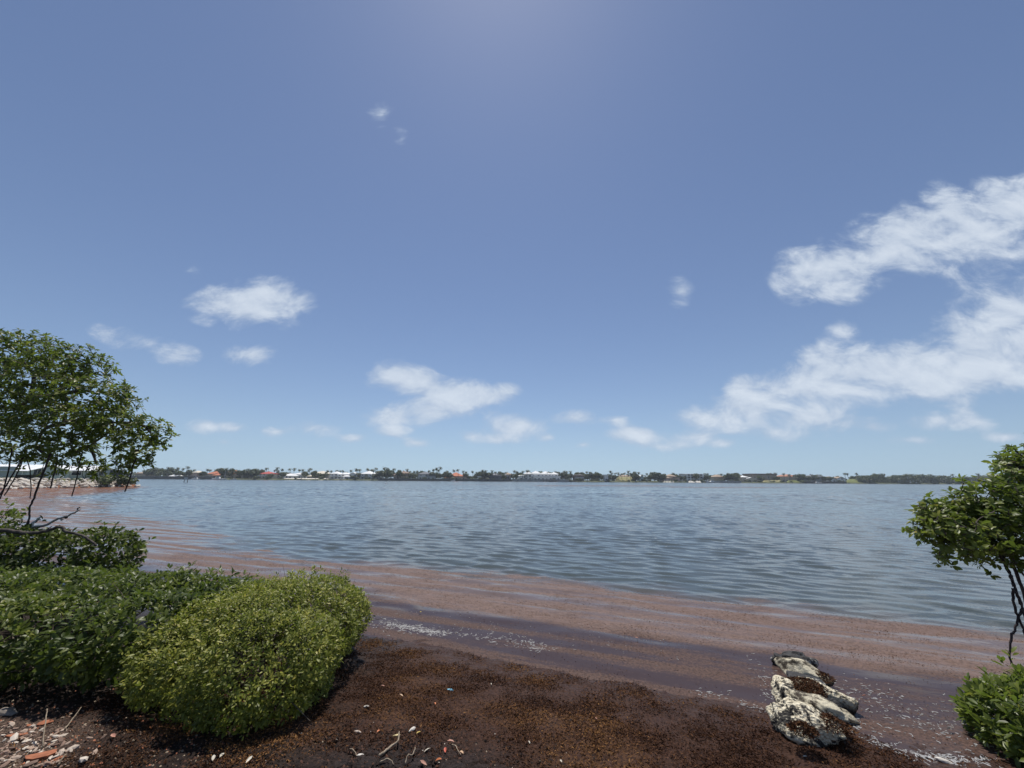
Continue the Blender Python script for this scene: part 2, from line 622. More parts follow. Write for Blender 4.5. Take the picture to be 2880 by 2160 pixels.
# ------------------------------------------------------------------ water
def build_water():
    rad = np.concatenate([geo(1.6, 60, 540)[:-1], geo(60, 900, 300)[:-1], geo(900, 2500, 12)])
    X, Y, R_, q = polar(math.radians(-92), math.radians(92), 600, rad)
    yo, yi, ym = yf(OUT, X), yf(INN, X), yf(MAT, X)
    wob = .45 * fbm(X * .5, Y * .8, 3) + .25 * fbm(X * 1.6, Y * 2.2, 2)
    wob = wob * np.clip(R_ / 8, .6, 4)
    soft = np.clip(R_ / 9, .6, 6)
    into = (yo - Y) * .93 + wob + .085 * R_ * smooth(-5, -13, X) * smooth(62, 34, R_) * (Y > 0)                       # metres inside the weed edge
    weed = smooth(-.15, .55, into / soft)
    inn = (yi - Y) * .93 + wob * .7
    clear = smooth(-.25, .35, inn / np.clip(soft, .6, 2))
    weed = weed * (1 - (.16 + .34 * smooth(2.1, 2.9, X)) * clear)
    # west of the bushes the slick water is lavender with specks of weed
    lav = smooth(-5.5, -9, X) * smooth(-28, -20, X) * smooth(1.0, 2.5, into)
    weed = weed * (1 - .18 * lav)
    murk = smooth(-.5, .9, into / soft)
    # stranded rafts far out and calm streaks
    P = np.stack([X, Y], 1)
    def streak(px0, px1, py, th):
        a, b = at_z(px0, py), at_z(px1, py)
        xm = (X - a[0]) / (b[0] - a[0])
        ymid = a[1] + (b[1] - a[1]) * xm
        n = fbm(X * .02, Y * .02, 2)
        return smooth(0, .12, xm) * smooth(1, .88, xm) * np.exp(-((Y - ymid * (1 + .05 * n)) / (th * ymid)) ** 2)
    far = np.maximum.reduce([streak(1470, 1900, 1366, .13), streak(1850, 2200, 1371, .09), .6 * streak(1240, 1420, 1363, .08)])
    weed = np.maximum(weed, far * .95)
    slick = np.zeros_like(X)
    for s in ((700, 1400, 1360, .12, .8), (900, 2300, 1384, .09, 1.0), (1500, 2300, 1376, .08, .9), (300, 1100, 1366, .08, .6), (1650, 2400, 1374, .06, 1.0), (900, 2600, 1361, .12, .6)):
        slick = np.maximum(slick, s[4] * streak(*s[:4]))
    lo, hi = waves(X, Y)
    fade = 1 - smooth(30, 75, R_)
    damp = 1 - .30 * smooth(0, .8, into)
    damp = damp * (1 - .82 * smooth(-.3, .6, inn))
    calm = 1 - .55 * slick
    ff = smooth(28, 75, R_) * (1 - smooth(380, 700, R_)) * (1 - .6 * smooth(0, 3, into)) * calm
    Z = ff * far_waves(X, Y) + fade * damp * (lo + hi * (1 - .8 * smooth(0, .6, into)))
    t = NT('bay_water')
    weed_a, murk_a, slick_a = t.attr('weed'), t.attr('murk'), t.attr('slick')
    RZ = math.radians(20)
    fine = t.noise(t.pos((1, 1, 1)), 38, 5, .7)
    spk = t.noise(t.pos((1, 1.8, 1), RZ), 9, 5, .65)
    band = t.noise(t.pos((.20, 2.9, 1), RZ), 1.15, 3, .5, .35)
    m = t.math('ADD', t.math('MULTIPLY', weed_a, .60), t.math('MULTIPLY', t.math('SUBTRACT', spk, .5), 1.1))
    m = t.math('ADD', m, t.math('MULTIPLY', t.math('SUBTRACT', band, .5), 3.6))
    m = t.math('ADD', m, t.math('MULTIPLY', t.math('SUBTRACT', fine, .5), .8))
    cover = t.math('MULTIPLY', t.rng(m, .18, .95), t.rng(weed_a, .02, .15))
    wcol = t.mix(t.rng(fine, .35, .68), (.058, .036, .027), (.200, .128, .096))
    wcol = t.mix(t.rng(spk, .35, .7), wcol, (.160, .110, .096))
    wcol = t.mix(t.math('MULTIPLY', t.attr('clear'), .85), wcol, t.mix(t.rng(fine, .35, .65), (.030, .016, .012), (.105, .060, .044)))
    wcol = t.mix(t.math('MULTIPLY', t.attr('rust'), .95), wcol, t.mix(t.rng(spk, .3, .7), (.115, .052, .030), (.20, .100, .062)))
    body = t.mix(t.attr('clear'), t.mix(murk_a, (.058, .070, .066), (.125, .090, .076)), (.052, .034, .031))
    dist = t.node('ShaderNodeVectorMath', {0: t.node('ShaderNodeNewGeometry').outputs['Position']}, operation='LENGTH').outputs['Value']
    DISTK = t.rng(dist, 10, 40, .20, .7)
    p1 = t.noise(t.pos((1, 2.4, 1), RZ), 1.5, 4, .62, .4)
    p2 = t.noise(t.pos((1, 2.0, 1), RZ), 5.5, 3, .6, .3)
    bs = t.math('SUBTRACT', 1.0, t.math('MULTIPLY', slick_a, .45))
    bs = t.math('MULTIPLY', bs, t.math('SUBTRACT', 1.0, t.math('MULTIPLY', t.attr('clear'), .80)))
    h = t.math('ADD', t.math('MULTIPLY', p1, 1.0), t.math('MULTIPLY', p2, .22))
    bs = t.math('MULTIPLY', bs, DISTK)
    nrm = t.node('ShaderNodeBump', {'Height': h, 'Strength': t.math('MULTIPLY', bs, .55), 'Distance': .11}).outputs[0]
    # open water: the slope of the ripples, taken straight from noise so that it does not fade with distance
    nv = t.node('ShaderNodeTexNoise', {'Vector': t.pos((.8, 1.5, 1), RZ), 'Scale': 1.3, 'Detail': 3.0, 'Roughness': .62}).outputs['Color']
    nv = t.node('ShaderNodeVectorMath', {0: nv, 1: (.5, .5, .5)}, operation='SUBTRACT').outputs[0]
    nv = t.node('ShaderNodeVectorMath', {0: nv, 1: (.7, .9, 0)}, operation='MULTIPLY').outputs[0]
    far_k = t.math('MULTIPLY', t.rng(dist, 14, 70, 0, 1.0), t.math('SUBTRACT', 1.0, t.math('MULTIPLY', slick_a, .5)))
    nv = t.node('ShaderNodeVectorMath', {0: nv, 'Scale': far_k}, operation='SCALE').outputs[0]
    nrm = t.node('ShaderNodeVectorMath', {0: nrm, 1: nv}, operation='ADD').outputs[0]
    nrm = t.node('ShaderNodeVectorMath', {0: nrm}, operation='NORMALIZE').outputs[0]
    wat = t.bsdf(color=body, rough=t.rng(dist, 20, 220, .025, .16), ior=1.33, spec=t.math('SUBTRACT', .5, t.math('MULTIPLY', t.attr('clear'), .26)), normal=nrm)
    wnrm = t.bump(fine, .45, .010)
    wee = t.bsdf(color=wcol, rough=.62, spec=t.math('MULTIPLY', t.math('SUBTRACT', 1.0, t.attr('rust')), .16), normal=wnrm)
    mat = t.done(t.node('ShaderNodeMixShader', {0: cover, 1: wat, 2: wee}).outputs[0])
    me = mesh_np('water', np.stack([X, Y, Z], 1), [q], mat, {'weed': weed, 'murk': murk, 'slick': slick, 'clear': clear, 'rust': smooth(-30, -55, X) * (X < 0)}, True)
    tag(link('water', me), kind='structure')


build_water()


# ------------------------------------------------------------------ near shore ground
def shore_z(x, y, rough=True):
    x = np.asarray(x, float)
    y = np.asarray(y, float)
    t = (yf(MAT, x) - y) * .93
    z = np.where(t > 0, .02 + .105 * t - .006 * t * t, .10 * t)
    z = np.clip(z, -1.5, .50)
    z = z + .10 * np.exp(-((x - 4.3) ** 2 + (y - 3.0) ** 2) / .5) * (t > -1.2)
    n = .030 * fbm(x * 1.3, y * 1.6, 3)
    z = z + n * smooth(-1.5, 1.5, t) + .018 * fbm(x * 4.5, y * 6.0, 3)
    if rough:
        z = z + .010 * fbm(x * 17, y * 17, 3, .6)
    return z


def ground_z(x, y):
    return float(shore_z(np.array([x]), np.array([y]))[0])


def build_shore():
    rad = np.concatenate([geo(.5, 1.9, 30)[:-1], geo(1.9, 7.5, 430)[:-1], geo(7.5, 40, 60)])
    X, Y, R_, q = polar(math.radians(-100), math.radians(100), 540, rad)
    Z = shore_z(X, Y)
    # dried cracked patch at the front
    c = np.exp(-(((X + .75) / 1.0) ** 2 + ((Y - 2.75) / .55) ** 2) ** 2)
    wx, wy = X + .06 * fbm(X * 5, Y * 5, 2), Y + .06 * fbm(X * 5 + 9, Y * 5, 2)
    f1, f2 = worley(wx * 6.5, wy * 8.5)
    cr = smooth(.16, .0, f2 - f1)
    Z = Z - .030 * cr * c + .014 * c * (1 - f1) + .012 * c * fbm(X * 30, Y * 30, 2)
    rub = smooth(-2.3, -3.2, X + .35 * fbm(X * 2, Y * 2, 3)) * smooth(3.7, 3.2, Y + .2 * fbm(X * 3, Y * 3, 2))
    amber = smooth(.0, .35, fbm(X * .9 + 5, Y * 1.8 + (X * .6), 3)) * smooth(0.1, .7, (yf(MAT, X) - Y))
    t = NT('shore_ground')
    p = t.pos()
    n1 = t.noise(p, 45, 6, .7)
    n2 = t.noise(p, 7, 5, .6)
    n3 = t.noise(t.pos((1, 1, .4)), 130, 3, .7)
    mat_c = t.mix(t.rng(n1, .32, .70), (.024, .0110, .0072), (.078, .036, .020))
    mat_c = t.mix(t.math('MULTIPLY', t.attr('amber'), t.rng(n1, .40, .75)), mat_c, (.115, .055, .020))
    mat_c = t.mix(t.math('MULTIPLY', t.rng(n2, .5, .75), .5), mat_c, (.05, .026, .024))
    dry = t.mix(t.rng(n1, .35, .75), (.011, .0085, .0085), (.050, .037, .033))
    col = t.mix(t.attr('dry'), mat_c, dry)
    rubc = t.mix(t.rng(n3, .45, .62), (.035, .025, .020), (.20, .14, .105))
    col = t.mix(t.math('MULTIPLY', t.attr('rubble'), .8), col, rubc)
    nr = t.bump(n1, .9, .02)
    nr = t.bump(n3, .5, .006, nr)
    rough = t.mix(t.attr('wet'), (.78, .78, .78), (.35, .35, .35))
    col = t.mix(t.math('MULTIPLY', t.attr('soil'), .85), col, t.mix(t.rng(n1, .4, .75), (.010, .0075, .0065), (.032, .023, .018)))  # dark humus; bush shade on the ground is painted into it too
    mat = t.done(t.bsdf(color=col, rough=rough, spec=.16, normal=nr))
    wet = smooth(1.3, .1, (yf(MAT, X) - Y) + .35 * fbm(X * 1.5, Y * 2, 2))
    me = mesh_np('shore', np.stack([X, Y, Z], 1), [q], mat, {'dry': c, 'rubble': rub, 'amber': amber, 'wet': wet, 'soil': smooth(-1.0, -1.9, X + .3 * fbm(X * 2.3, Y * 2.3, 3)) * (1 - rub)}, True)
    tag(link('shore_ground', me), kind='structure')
    sb = MB().add([(-2600, -2600, -1.7), (2600, -2600, -1.7), (2600, 2600, -1.7), (-2600, 2600, -1.7)], [(0, 1, 2, 3)], M['darkwall'])
    tag(sb.build('bay_bed'), kind='structure')


build_shore()
# ------------------------------------------------------------------ far shore
DP = np.array([(-500, 455), (330, 440), (760, 440), (1200, 450), (1640, 465), (2060, 490), (2420, 520), (2800, 560), (3400, 600)])
Dpx = lambda px: float(np.interp(px, DP[:, 0], DP[:, 1]))
GZ = 1.25


def hor(px):
    return 1349 + .007 * (px - 1440)


def far_x(px, Y):
    return at_y(px, hor(px), Y)[0]


def far_zpx(px, py, Y):
    return float(at_y(px, py, Y)[2])


def build_far_ground():
    V, Q = [], []
    pxs = list(range(-500, 3401, 30))
    rows = [(-3, -1.2), (0, -.2), (1.5, GZ), (40, GZ + .1), (110, GZ + .3), (260, GZ + .5), (700, GZ - 2.4)]
    for px in pxs:
        D = Dpx(px)
        for dy, z in rows:
            V.append((far_x(px, D) * (D + dy) / D, D + dy, z))
    n = len(rows)
    for i in range(len(pxs) - 1):
        for k in range(n - 1):
            Q.append((i * n + k, (i + 1) * n + k, (i + 1) * n + k + 1, i * n + k + 1))
    tag(link('far_shore', mesh_np('far_shore', V, [np.array(Q)], M['far_ground'])), kind='structure')


build_far_ground()


def mound(name, px0, px1, py_top, dep, mat, back=25, kind='structure'):
    """a low grassy or sandy slope rising from the water's edge"""
    V, Q = [], []
    n, m = 22, 10
    for i in range(n):
        u = i / (n - 1)
        px = px0 + (px1 - px0) * u
        D = Dpx(px) - .5
        zt = far_zpx(px, py_top, D + dep)
        for k in range(m):
            w = k / (m - 1)
            y = D + (dep + back) * w
            prof = min(1, w * (dep + back) / dep)
            e = min(1, min(u, 1 - u) * 7 + .12)
            z = -.4 + (zt + .4) * (prof ** .9) * e + .12 * math.sin(px * .7 + k)
            V.append((far_x(px, D) * y / D, y, z))
    for i in range(n - 1):
        for k in range(m - 1):
            Q.append((i * m + k, (i + 1) * m + k, (i + 1) * m + k + 1, i * m + k + 1))
    tag(link(name, mesh_np(name, V, [np.array(Q)], mat, smooth_on=True)), kind=kind)


mound('beach', 784, 936, 1345.2, 5, M['sand'], 8)
mound('beach', 934, 978, 1347.4, 4, M['sand'], 4)
mound('lawn', 1728, 1792, 1341, 22, M['lawn_yellow'], 6)
mound('lawn', 2374, 2476, 1347.5, 26, M['lawn'], 10)
mound('lawn', 2140, 2206, 1350.5, 10, M['lawn_yellow'], 4)
mound('lawn', 2208, 2275, 1351, 12, M['lawn'], 4)
mound('beach', 1862, 1898, 1353, 3, M['sand'], 2)
mound('beach', 1932, 1976, 1352.6, 3, M['sand'], 2)


def seawall(px0, px1, py_top, mat, label, dy=-1.2):
    mb = MB()
    n = max(2, int((px1 - px0) / 20))
    root = empty('seawall', (far_x((px0 + px1) / 2, Dpx((px0 + px1) / 2)), Dpx((px0 + px1) / 2) + dy, 0))
    tag(root, label, 'seawall', 'seawalls along the far shore')
    o = Vector(root.location)
    V, Fc = [], []
    cap = MB()
    for i in range(n + 1):
        px = px0 + (px1 - px0) * i / n
        D = Dpx(px) + dy
        x = far_x(px, D)
        zt = far_zpx(px, py_top + .007 * (px - (px0 + px1) / 2), D)
        for y, z in ((D, -.6), (D, zt), (D + 2.2, zt), (D + 2.2, -.6)):
            V.append((x - o.x, y - o.y, z))
    for i in range(n):
        a, b = i * 4, (i + 1) * 4
        Fc += [(a, b, b + 1, a + 1), (a + 1, b + 1, b + 2, a + 2), (a + 2, b + 2, b + 3, a + 3)]
        va, vb = Vector(V[a + 1]), Vector(V[b + 1])
        cap.add([va + Vector((0, -.15, .01)), vb + Vector((0, -.15, .01)), vb + Vector((0, .5, .01)), va + Vector((0, .5, .01)),
                 va + Vector((0, -.15, .2)), vb + Vector((0, -.15, .2)), vb + Vector((0, .5, .2)), va + Vector((0, .5, .2))],
                [(0, 1, 5, 4), (4, 5, 6, 7), (2, 3, 7, 6), (3, 0, 4, 7), (1, 2, 6, 5), (0, 3, 2, 1)], M['concrete'])
    MB().add(V, Fc, mat).build('wall_face', root)
    cap.build('coping', root)


seawall(318, 600, 1339.5, M['darkwall'], 'long dark stained seawall in front of the pink and orange-roofed houses')
seawall(1062, 1205, 1346.0, M['darkwall'], 'dark seawall with pale coping below the brown and grey roofed houses')
seawall(1205, 1440, 1347.8, M['darkwall'], 'low dark seawall below the coral-roofed house and the dark modern house')
seawall(1441, 1600, 1348.2, M['concrete'], 'pale concrete seawall in front of the wide white mansion')
seawall(1985, 2085, 1352.6, M['concrete'], 'low pale seawall right of the white three-storey house')
seawall(2262, 2380, 1354.6, M['darkwall'], 'dark low seawall in front of the grey house by the green lawn')

# shared window of the far houses: a frame with a pane in it
def window_mesh(w, h, name):
    m = MB()
    m.box(-w / 2, w / 2, -.06, .0, 0, h, M['trim'])
    m.box(-w / 2 + .12, -.04, -.09, -.058, .12, h - .12, M['glass'])
    m.box(.04, w / 2 - .12, -.09, -.058, .12, h - .12, M['glass'])
    return m.mesh(name)


WIN = {'small': window_mesh(1.5, 1.6, 'window_small'), 'tall': window_mesh(2.2, 2.3, 'window_tall')}


def hip_roof(mb, x0, x1, y0, y1, ze, zr, mat, over=.8):
    x0, x1, y0, y1 = x0 - over, x1 + over, y0 - over, y1 + over
    r = min((y1 - y0), (x1 - x0)) / 2 * .92
    ym = (y0 + y1) / 2
    if x1 - x0 >= y1 - y0:
        a, b = (x0 + r, ym), (x1 - r, ym)
    else:
        xm = (x0 + x1) / 2
        a, b = (xm, y0 + r), (xm, y1 - r)
    v = [(x0, y0, ze), (x1, y0, ze), (x1, y1, ze), (x0, y1, ze), (a[0], a[1], zr), (b[0], b[1], zr)]
    v2 = [(p[0], p[1], ze - .28) for p in v[:4]]
    if x1 - x0 >= y1 - y0:
        f = [(0, 1, 5, 4), (1, 2, 5), (2, 3, 4, 5), (3, 0, 4)]
    else:
        f = [(0, 1, 4), (1, 2, 5, 4), (2, 3, 5), (3, 0, 4, 5)]
    f += [(6, 7, 1, 0), (7, 8, 2, 1), (8, 9, 3, 2), (9, 6, 0, 3), (9, 8, 7, 6)]
    mb.add(v + v2, f, mat)


def gable_roof(mb, x0, x1, y0, y1, ze, zr, mat, wmat, over=.7):
    xm = (x0 + x1) / 2
    a = [(x0 - over, y0 - over, ze - .25), (xm, y0 - over, zr), (x1 + over, y0 - over, ze - .25), (x0 - over, y1 + over, ze - .25), (xm, y1 + over, zr), (x1 + over, y1 + over, ze - .25)]
    lo = [(p[0], p[1], p[2] - .22) for p in a]
    mb.add(a + lo, [(0, 1, 4, 3), (1, 2, 5, 4), (6, 9, 10, 7), (7, 10, 11, 8), (0, 6, 7, 1), (1, 7, 8, 2), (3, 4, 10, 9), (4, 5, 11, 10), (0, 3, 9, 6), (2, 8, 11, 5)], mat)


HOUSES = []


def house(label, short, blocks, wall, roof, back=6, name='house', porch=None, cat='house', deco=None):
    """blocks: (px0, px1, py_base, py_eave, py_ridge, storeys, rooftype, depth m, forward m)"""
    pxc = sum(b[0] + b[1] for b in blocks) / (2 * len(blocks))
    D = Dpx(pxc) + back
    xc = far_x(pxc, D)
    root = empty(name, (xc, D, GZ))
    tag(root, label, cat, 'houses along the far shore')
    wm, rm = M['wall_' + wall], M['roof_' + roof]
    k0 = (D / F) * 1.0
    for bi, (p0, p1, pb, pe, pr, st, rt, dep, fwd) in enumerate(blocks):
        y0, y1 = -fwd + bi * .013, -fwd + dep
        Yf = D - fwd
        X0, X1 = far_x(p0, Yf) - xc, far_x(p1, Yf) - xc
        pm = (p0 + p1) / 2
        zb = min(0, far_zpx(pm, pb, Yf) - GZ) - .4
        ze = far_zpx(pm, pe, Yf) - GZ
        zr = far_zpx(pm, pr, Yf + dep / 2) - GZ
        w = MB().box(X0, X1, y0, y1, zb, ze - .3 if rt != 'flat' else ze, wm)
        if rt == 'gable':
            xm = (X0 + X1) / 2
            w.add([(X0, y0, ze - .3), (X1, y0, ze - .3), (xm, y0, zr - .4), (X0, y1, ze - .3), (X1, y1, ze - .3), (xm, y1, zr - .4)], [(0, 1, 2), (4, 3, 5)], wm)
        w.build('wall', root)
        r = MB()
        if rt == 'hip':
            hip_roof(r, X0, X1, y0, y1, ze, zr, rm)
        elif rt == 'gable':
            gable_roof(r, X0, X1, y0, y1, ze, zr, rm, wm)
        elif rt == 'flat':
            r.box(X0 - .7, X1 + .7, y0 - .7, y1 + .7, ze + .02, max(zr, ze + .4), rm)
        ro = r.build('roof', root)
        if bi == 0 and rt == 'hip' and random.random() < .5:
            MB().box(-.6, .6, -.6, .6, 0, 2.0, wm).build('chimney', ro, loc=((X0 * .6 + X1 * .4), (y0 + y1) / 2 + 1.0, (ze + zr) / 2))
        if st:
            hh = (ze) / st
            ncol = max(1, int((X1 - X0) / 4.2))
            for s in range(st):
                z = s * hh + (.75 if hh > 2.6 else .3)
                for c in range(ncol):
                    x = X0 + (X1 - X0) * (c + .5) / ncol
                    big = (s == 0 and c % 2 == 0) or (c % 3 == 1)
                    sc = min(1.0, hh / 3.2)
                    link('window', WIN['tall' if big else 'small'], root, (x, y0 - .004, z if not big else s * hh + .3), None, (1, 1, sc))
            if porch and bi in porch:
                m = MB()
                m.box(X0, X1, y0 - 2.2, y0 - .02, hh - .25, hh, M['trim'])
                m.build('balcony', root)
                nc = max(3, int((X1 - X0) / 4.5))
                for c in range(nc + 1):
                    x = X0 + .2 + (X1 - X0 - .4) * c / nc
                    MB().box(-.2, .2, -.2, .2, 0, hh - .26, M['trim']).build('column', root, loc=(x, y0 - 1.9, 0))
                MB().box(X0, X1, y0 - 2.2, y0 - 2.12, hh + .55, hh + .95, M['trim']).build('railing', root)
    if deco:
        deco(root, D, xc)
    HOUSES.append((pxc, short, max(b[1] for b in blocks) - min(b[0] for b in blocks), D))
    return root


house('low tan house half hidden behind trees at the left end of the far shore', 'low tan house', [(380, 410, 1343, 1331, 1326, 1, 'hip', 14, 0)], 'tan', 'tan', 14)
house('white open pavilion with twin peaked roofs by the water', 'white pavilion', [(474, 490, 1343, 1339.5, 1334.5, 0, 'hip', 8, 0), (488, 504, 1343, 1340, 1336, 0, 'hip', 8, 1)], 'white', 'white', 5, name='pavilion')
house('pink house with a small white dome and pale gables beside the white pavilion', 'pink house', [(527, 560, 1345, 1333, 1327, 2, 'hip', 14, 0), (540, 552, 1345, 1329, 1324, 1, 'hip', 9, 4)], 'pink', 'cream', 16)
house('wide house with a large orange tiled hip roof and cream walls', 'wide orange-roofed house', [(606, 658, 1345, 1331.5, 1321.5, 1, 'hip', 24, 0), (579, 612, 1345, 1332.5, 1325, 1, 'hip', 16, -3), (596, 618, 1345, 1336.5, 1331.5, 1, 'hip', 9, 5)], 'cream', 'orange', 16)
house('low house with a plain pale cream hip roof right of the orange-roofed house', 'pale cream-roofed house', [(669, 702, 1345, 1334, 1325, 1, 'hip', 20, 0)], 'beige', 'cream', 18)
house('two-storey cream house with a bright red roof and a balcony', 'red-roofed house', [(726, 758, 1346, 1332.5, 1326.5, 2, 'hip', 16, 0)], 'cream', 'red', 14, porch=(0,))
house('low white house with a long white roof above the white beach', 'low white beach house', [(786, 834, 1346, 1338, 1331.5, 1, 'hip', 16, 0), (824, 846, 1346, 1334, 1329.5, 1, 'hip', 12, -5), (785, 800, 1347, 1342, 1338, 1, 'hip', 7, 4)], 'white', 'white', 16)
house('large house with stepped cream hip roofs behind the beach', 'large cream-roofed house', [(872, 916, 1347, 1332, 1324.5, 1, 'hip', 20, -6), (862, 900, 1347, 1339.5, 1333.5, 1, 'hip', 14, 3)], 'cream', 'cream', 20)
house('long white two-storey house with three low white roofs and columns', 'long white columned house', [(928, 950, 1347, 1332, 1327, 2, 'hip', 14, 0), (949, 980, 1347, 1334, 1328.5, 2, 'hip', 14, 2), (979, 1004, 1347, 1334, 1328.5, 2, 'gable', 12, 0), (962, 982, 1347, 1340, 1336.5, 1, 'hip', 7, 7)], 'white', 'white', 14, porch=(0, 1))
house('big white house with a tall white roof ridge behind royal palms', 'big white house with the tall roof', [(1014, 1046, 1347, 1332.5, 1325, 2, 'hip', 18, 0), (1042, 1068, 1347, 1334, 1327.5, 2, 'hip', 16, 2)], 'white', 'white', 14, porch=(0,))
house('tan two-storey house with a brown roof and a small turret', 'brown-roofed house with the turret', [(1115, 1146, 1348, 1331, 1325, 2, 'hip', 16, 0), (1106, 1114, 1348, 1336, 1331, 1, 'hip', 6, 4), (1126, 1137, 1348, 1335, 1330, 2, 'gable', 4, 3)], 'tan', 'brown', 12)
house('pale house with a slate grey hip roof and white-framed windows', 'slate-roofed house', [(1176, 1206, 1350, 1333, 1326.5, 2, 'hip', 18, 0), (1200, 1224, 1350, 1340, 1337, 1, 'flat', 8, 4)], 'palegrey', 'grey', 12, porch=(0,))
house('single-storey house with a coral red hip roof and pink walls', 'coral-roofed house', [(1258, 1300, 1350, 1339, 1328.5, 1, 'hip', 20, 0), (1296, 1312, 1350, 1339, 1332.5, 1, 'hip', 12, -2), (1250, 1262, 1350, 1344, 1341, 1, 'hip', 7, 3)], 'pink', 'orange', 12)
house('small white house with two scalloped white roofs', 'small scalloped white house', [(1345, 1357, 1350, 1335, 1331, 1, 'hip', 9, 0), (1355, 1368, 1350, 1335, 1331, 1, 'hip', 9, 1), (1344, 1352, 1350, 1342, 1339, 1, 'flat', 6, 4)], 'white', 'white', 14)
house('long dark grey house with a flat grey roof', 'dark flat-roofed house', [(1370, 1432, 1351, 1336.5, 1331, 2, 'hip', 18, 0), (1376, 1410, 1351, 1341, 1339.5, 1, 'flat', 8, 5)], 'darkgrey', 'grey', 10)
house('wide white mansion with a row of white hip roofs, columns and a terrace', 'wide white mansion', [(1474, 1496, 1350, 1333, 1325.5, 2, 'hip', 16, 0), (1494, 1522, 1350, 1332, 1324.5, 2, 'hip', 18, 1), (1521, 1551, 1350, 1332.5, 1325.5, 2, 'hip', 18, 0), (1549, 1570, 1350, 1333.5, 1328, 2, 'hip', 14, 2), (1458, 1474, 1350, 1338, 1334.5, 1, 'hip', 8, 4), (1500, 1576, 1350, 1341, 1338.5, 1, 'flat', 7, 7)], 'white', 'white', 12, name='mansion', porch=(1, 2))
house('brown timber house on posts with a wide porch beside the white mansion', 'brown timber house', [(1616, 1642, 1351, 1337, 1332, 2, 'hip', 14, 0)], 'brown', 'dark', 10, porch=(0,))
house('white boathouse frame with a dark opening on tall legs', 'white boathouse', [(1700, 1711, 1352, 1338, 1335, 1, 'flat', 6, 2)], 'white', 'white', 6, name='boathouse', cat='boathouse')
house('tiny pale blue house between palms', 'tiny pale blue house', [(1801, 1810, 1351, 1341, 1336.5, 1, 'gable', 9, 0)], 'aqua', 'white', 20)
house('pale pink villa with stepped terracotta roofs', 'pale pink villa', [(1880, 1902, 1353, 1339.5, 1334, 2, 'hip', 14, 0), (1866, 1888, 1353, 1344, 1340.5, 1, 'hip', 10, 4), (1898, 1912, 1353, 1345, 1342, 1, 'flat', 8, 3)], 'pink', 'tan', 14, name='villa')


def modern(root, D, xc):
    # rows of dark openings and a thin projecting roof slab
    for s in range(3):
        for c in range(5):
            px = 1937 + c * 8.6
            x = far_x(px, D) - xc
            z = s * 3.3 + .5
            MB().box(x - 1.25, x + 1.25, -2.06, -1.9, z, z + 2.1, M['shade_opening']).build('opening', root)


house('white modern three-storey house with rows of dark openings', 'white three-storey house', [(1932, 1981, 1354, 1335, 1334, 0, 'flat', 16, 2), (1922, 1976, 1354, 1333.4, 1332.6, 0, 'flat', 12, -5)], 'white', 'white', 12, deco=modern)
house('beige house half hidden behind dark trees', 'beige house behind dark trees', [(2014, 2040, 1355, 1341, 1335, 1, 'hip', 16, 0), (2020, 2036, 1355, 1348, 1345, 1, 'flat', 8, 6)], 'beige', 'tan', 18)
house('small cream house with white lower rooms', 'small cream house', [(2088, 2106, 1356, 1342, 1338, 2, 'hip', 12, 0), (2102, 2128, 1356, 1346, 1342.5, 1, 'gable', 10, 3)], 'cream', 'white', 14)
house('large tan building with a long flat brown roof', 'long tan flat-roofed house', [(2119, 2187, 1354, 1335.5, 1332.5, 2, 'flat', 22, 0)], 'tan', 'brown', 22)
house('row-like villa with several small terracotta roofs', 'terracotta-roofed villa', [(2198, 2220, 1354, 1340, 1335.5, 1, 'hip', 12, 0), (2214, 2236, 1354, 1338, 1334, 1, 'hip', 12, -3), (2230, 2246, 1354, 1340, 1336, 1, 'gable', 12, 0)], 'cream', 'terracotta', 24, name='villa')
house('grey two-storey house above the low dark seawall', 'grey house above the seawall', [(2284, 2318, 1357, 1340, 1335, 2, 'hip', 16, 0)], 'grey', 'grey', 14)
house('white-walled house by the dock next to the green lawn', 'white house by the lawn', [(2330, 2352, 1357, 1344, 1340, 1, 'hip', 12, 0), (2356, 2378, 1357, 1345, 1341, 1, 'gable', 10, 2)], 'white', 'tan', 14)
house('long low pale house deep in the wooded shore at the right', 'pale house in the wood', [(2664, 2700, 1357, 1347.5, 1344, 1, 'flat', 14, 0)], 'beige', 'cream', 9)
house('cream house peeping between the palms behind the yellow lawn', 'cream house behind the yellow lawn', [(1742, 1780, 1345, 1340, 1336, 1, 'hip', 12, 0)], 'beige', 'tan', 40)
house('pale tan house between dark trees right of the dark flat-roofed house', 'pale tan house between dark trees', [(1418, 1438, 1348, 1334, 1329, 1, 'hip', 12, 0)], 'beige', 'tan', 34)

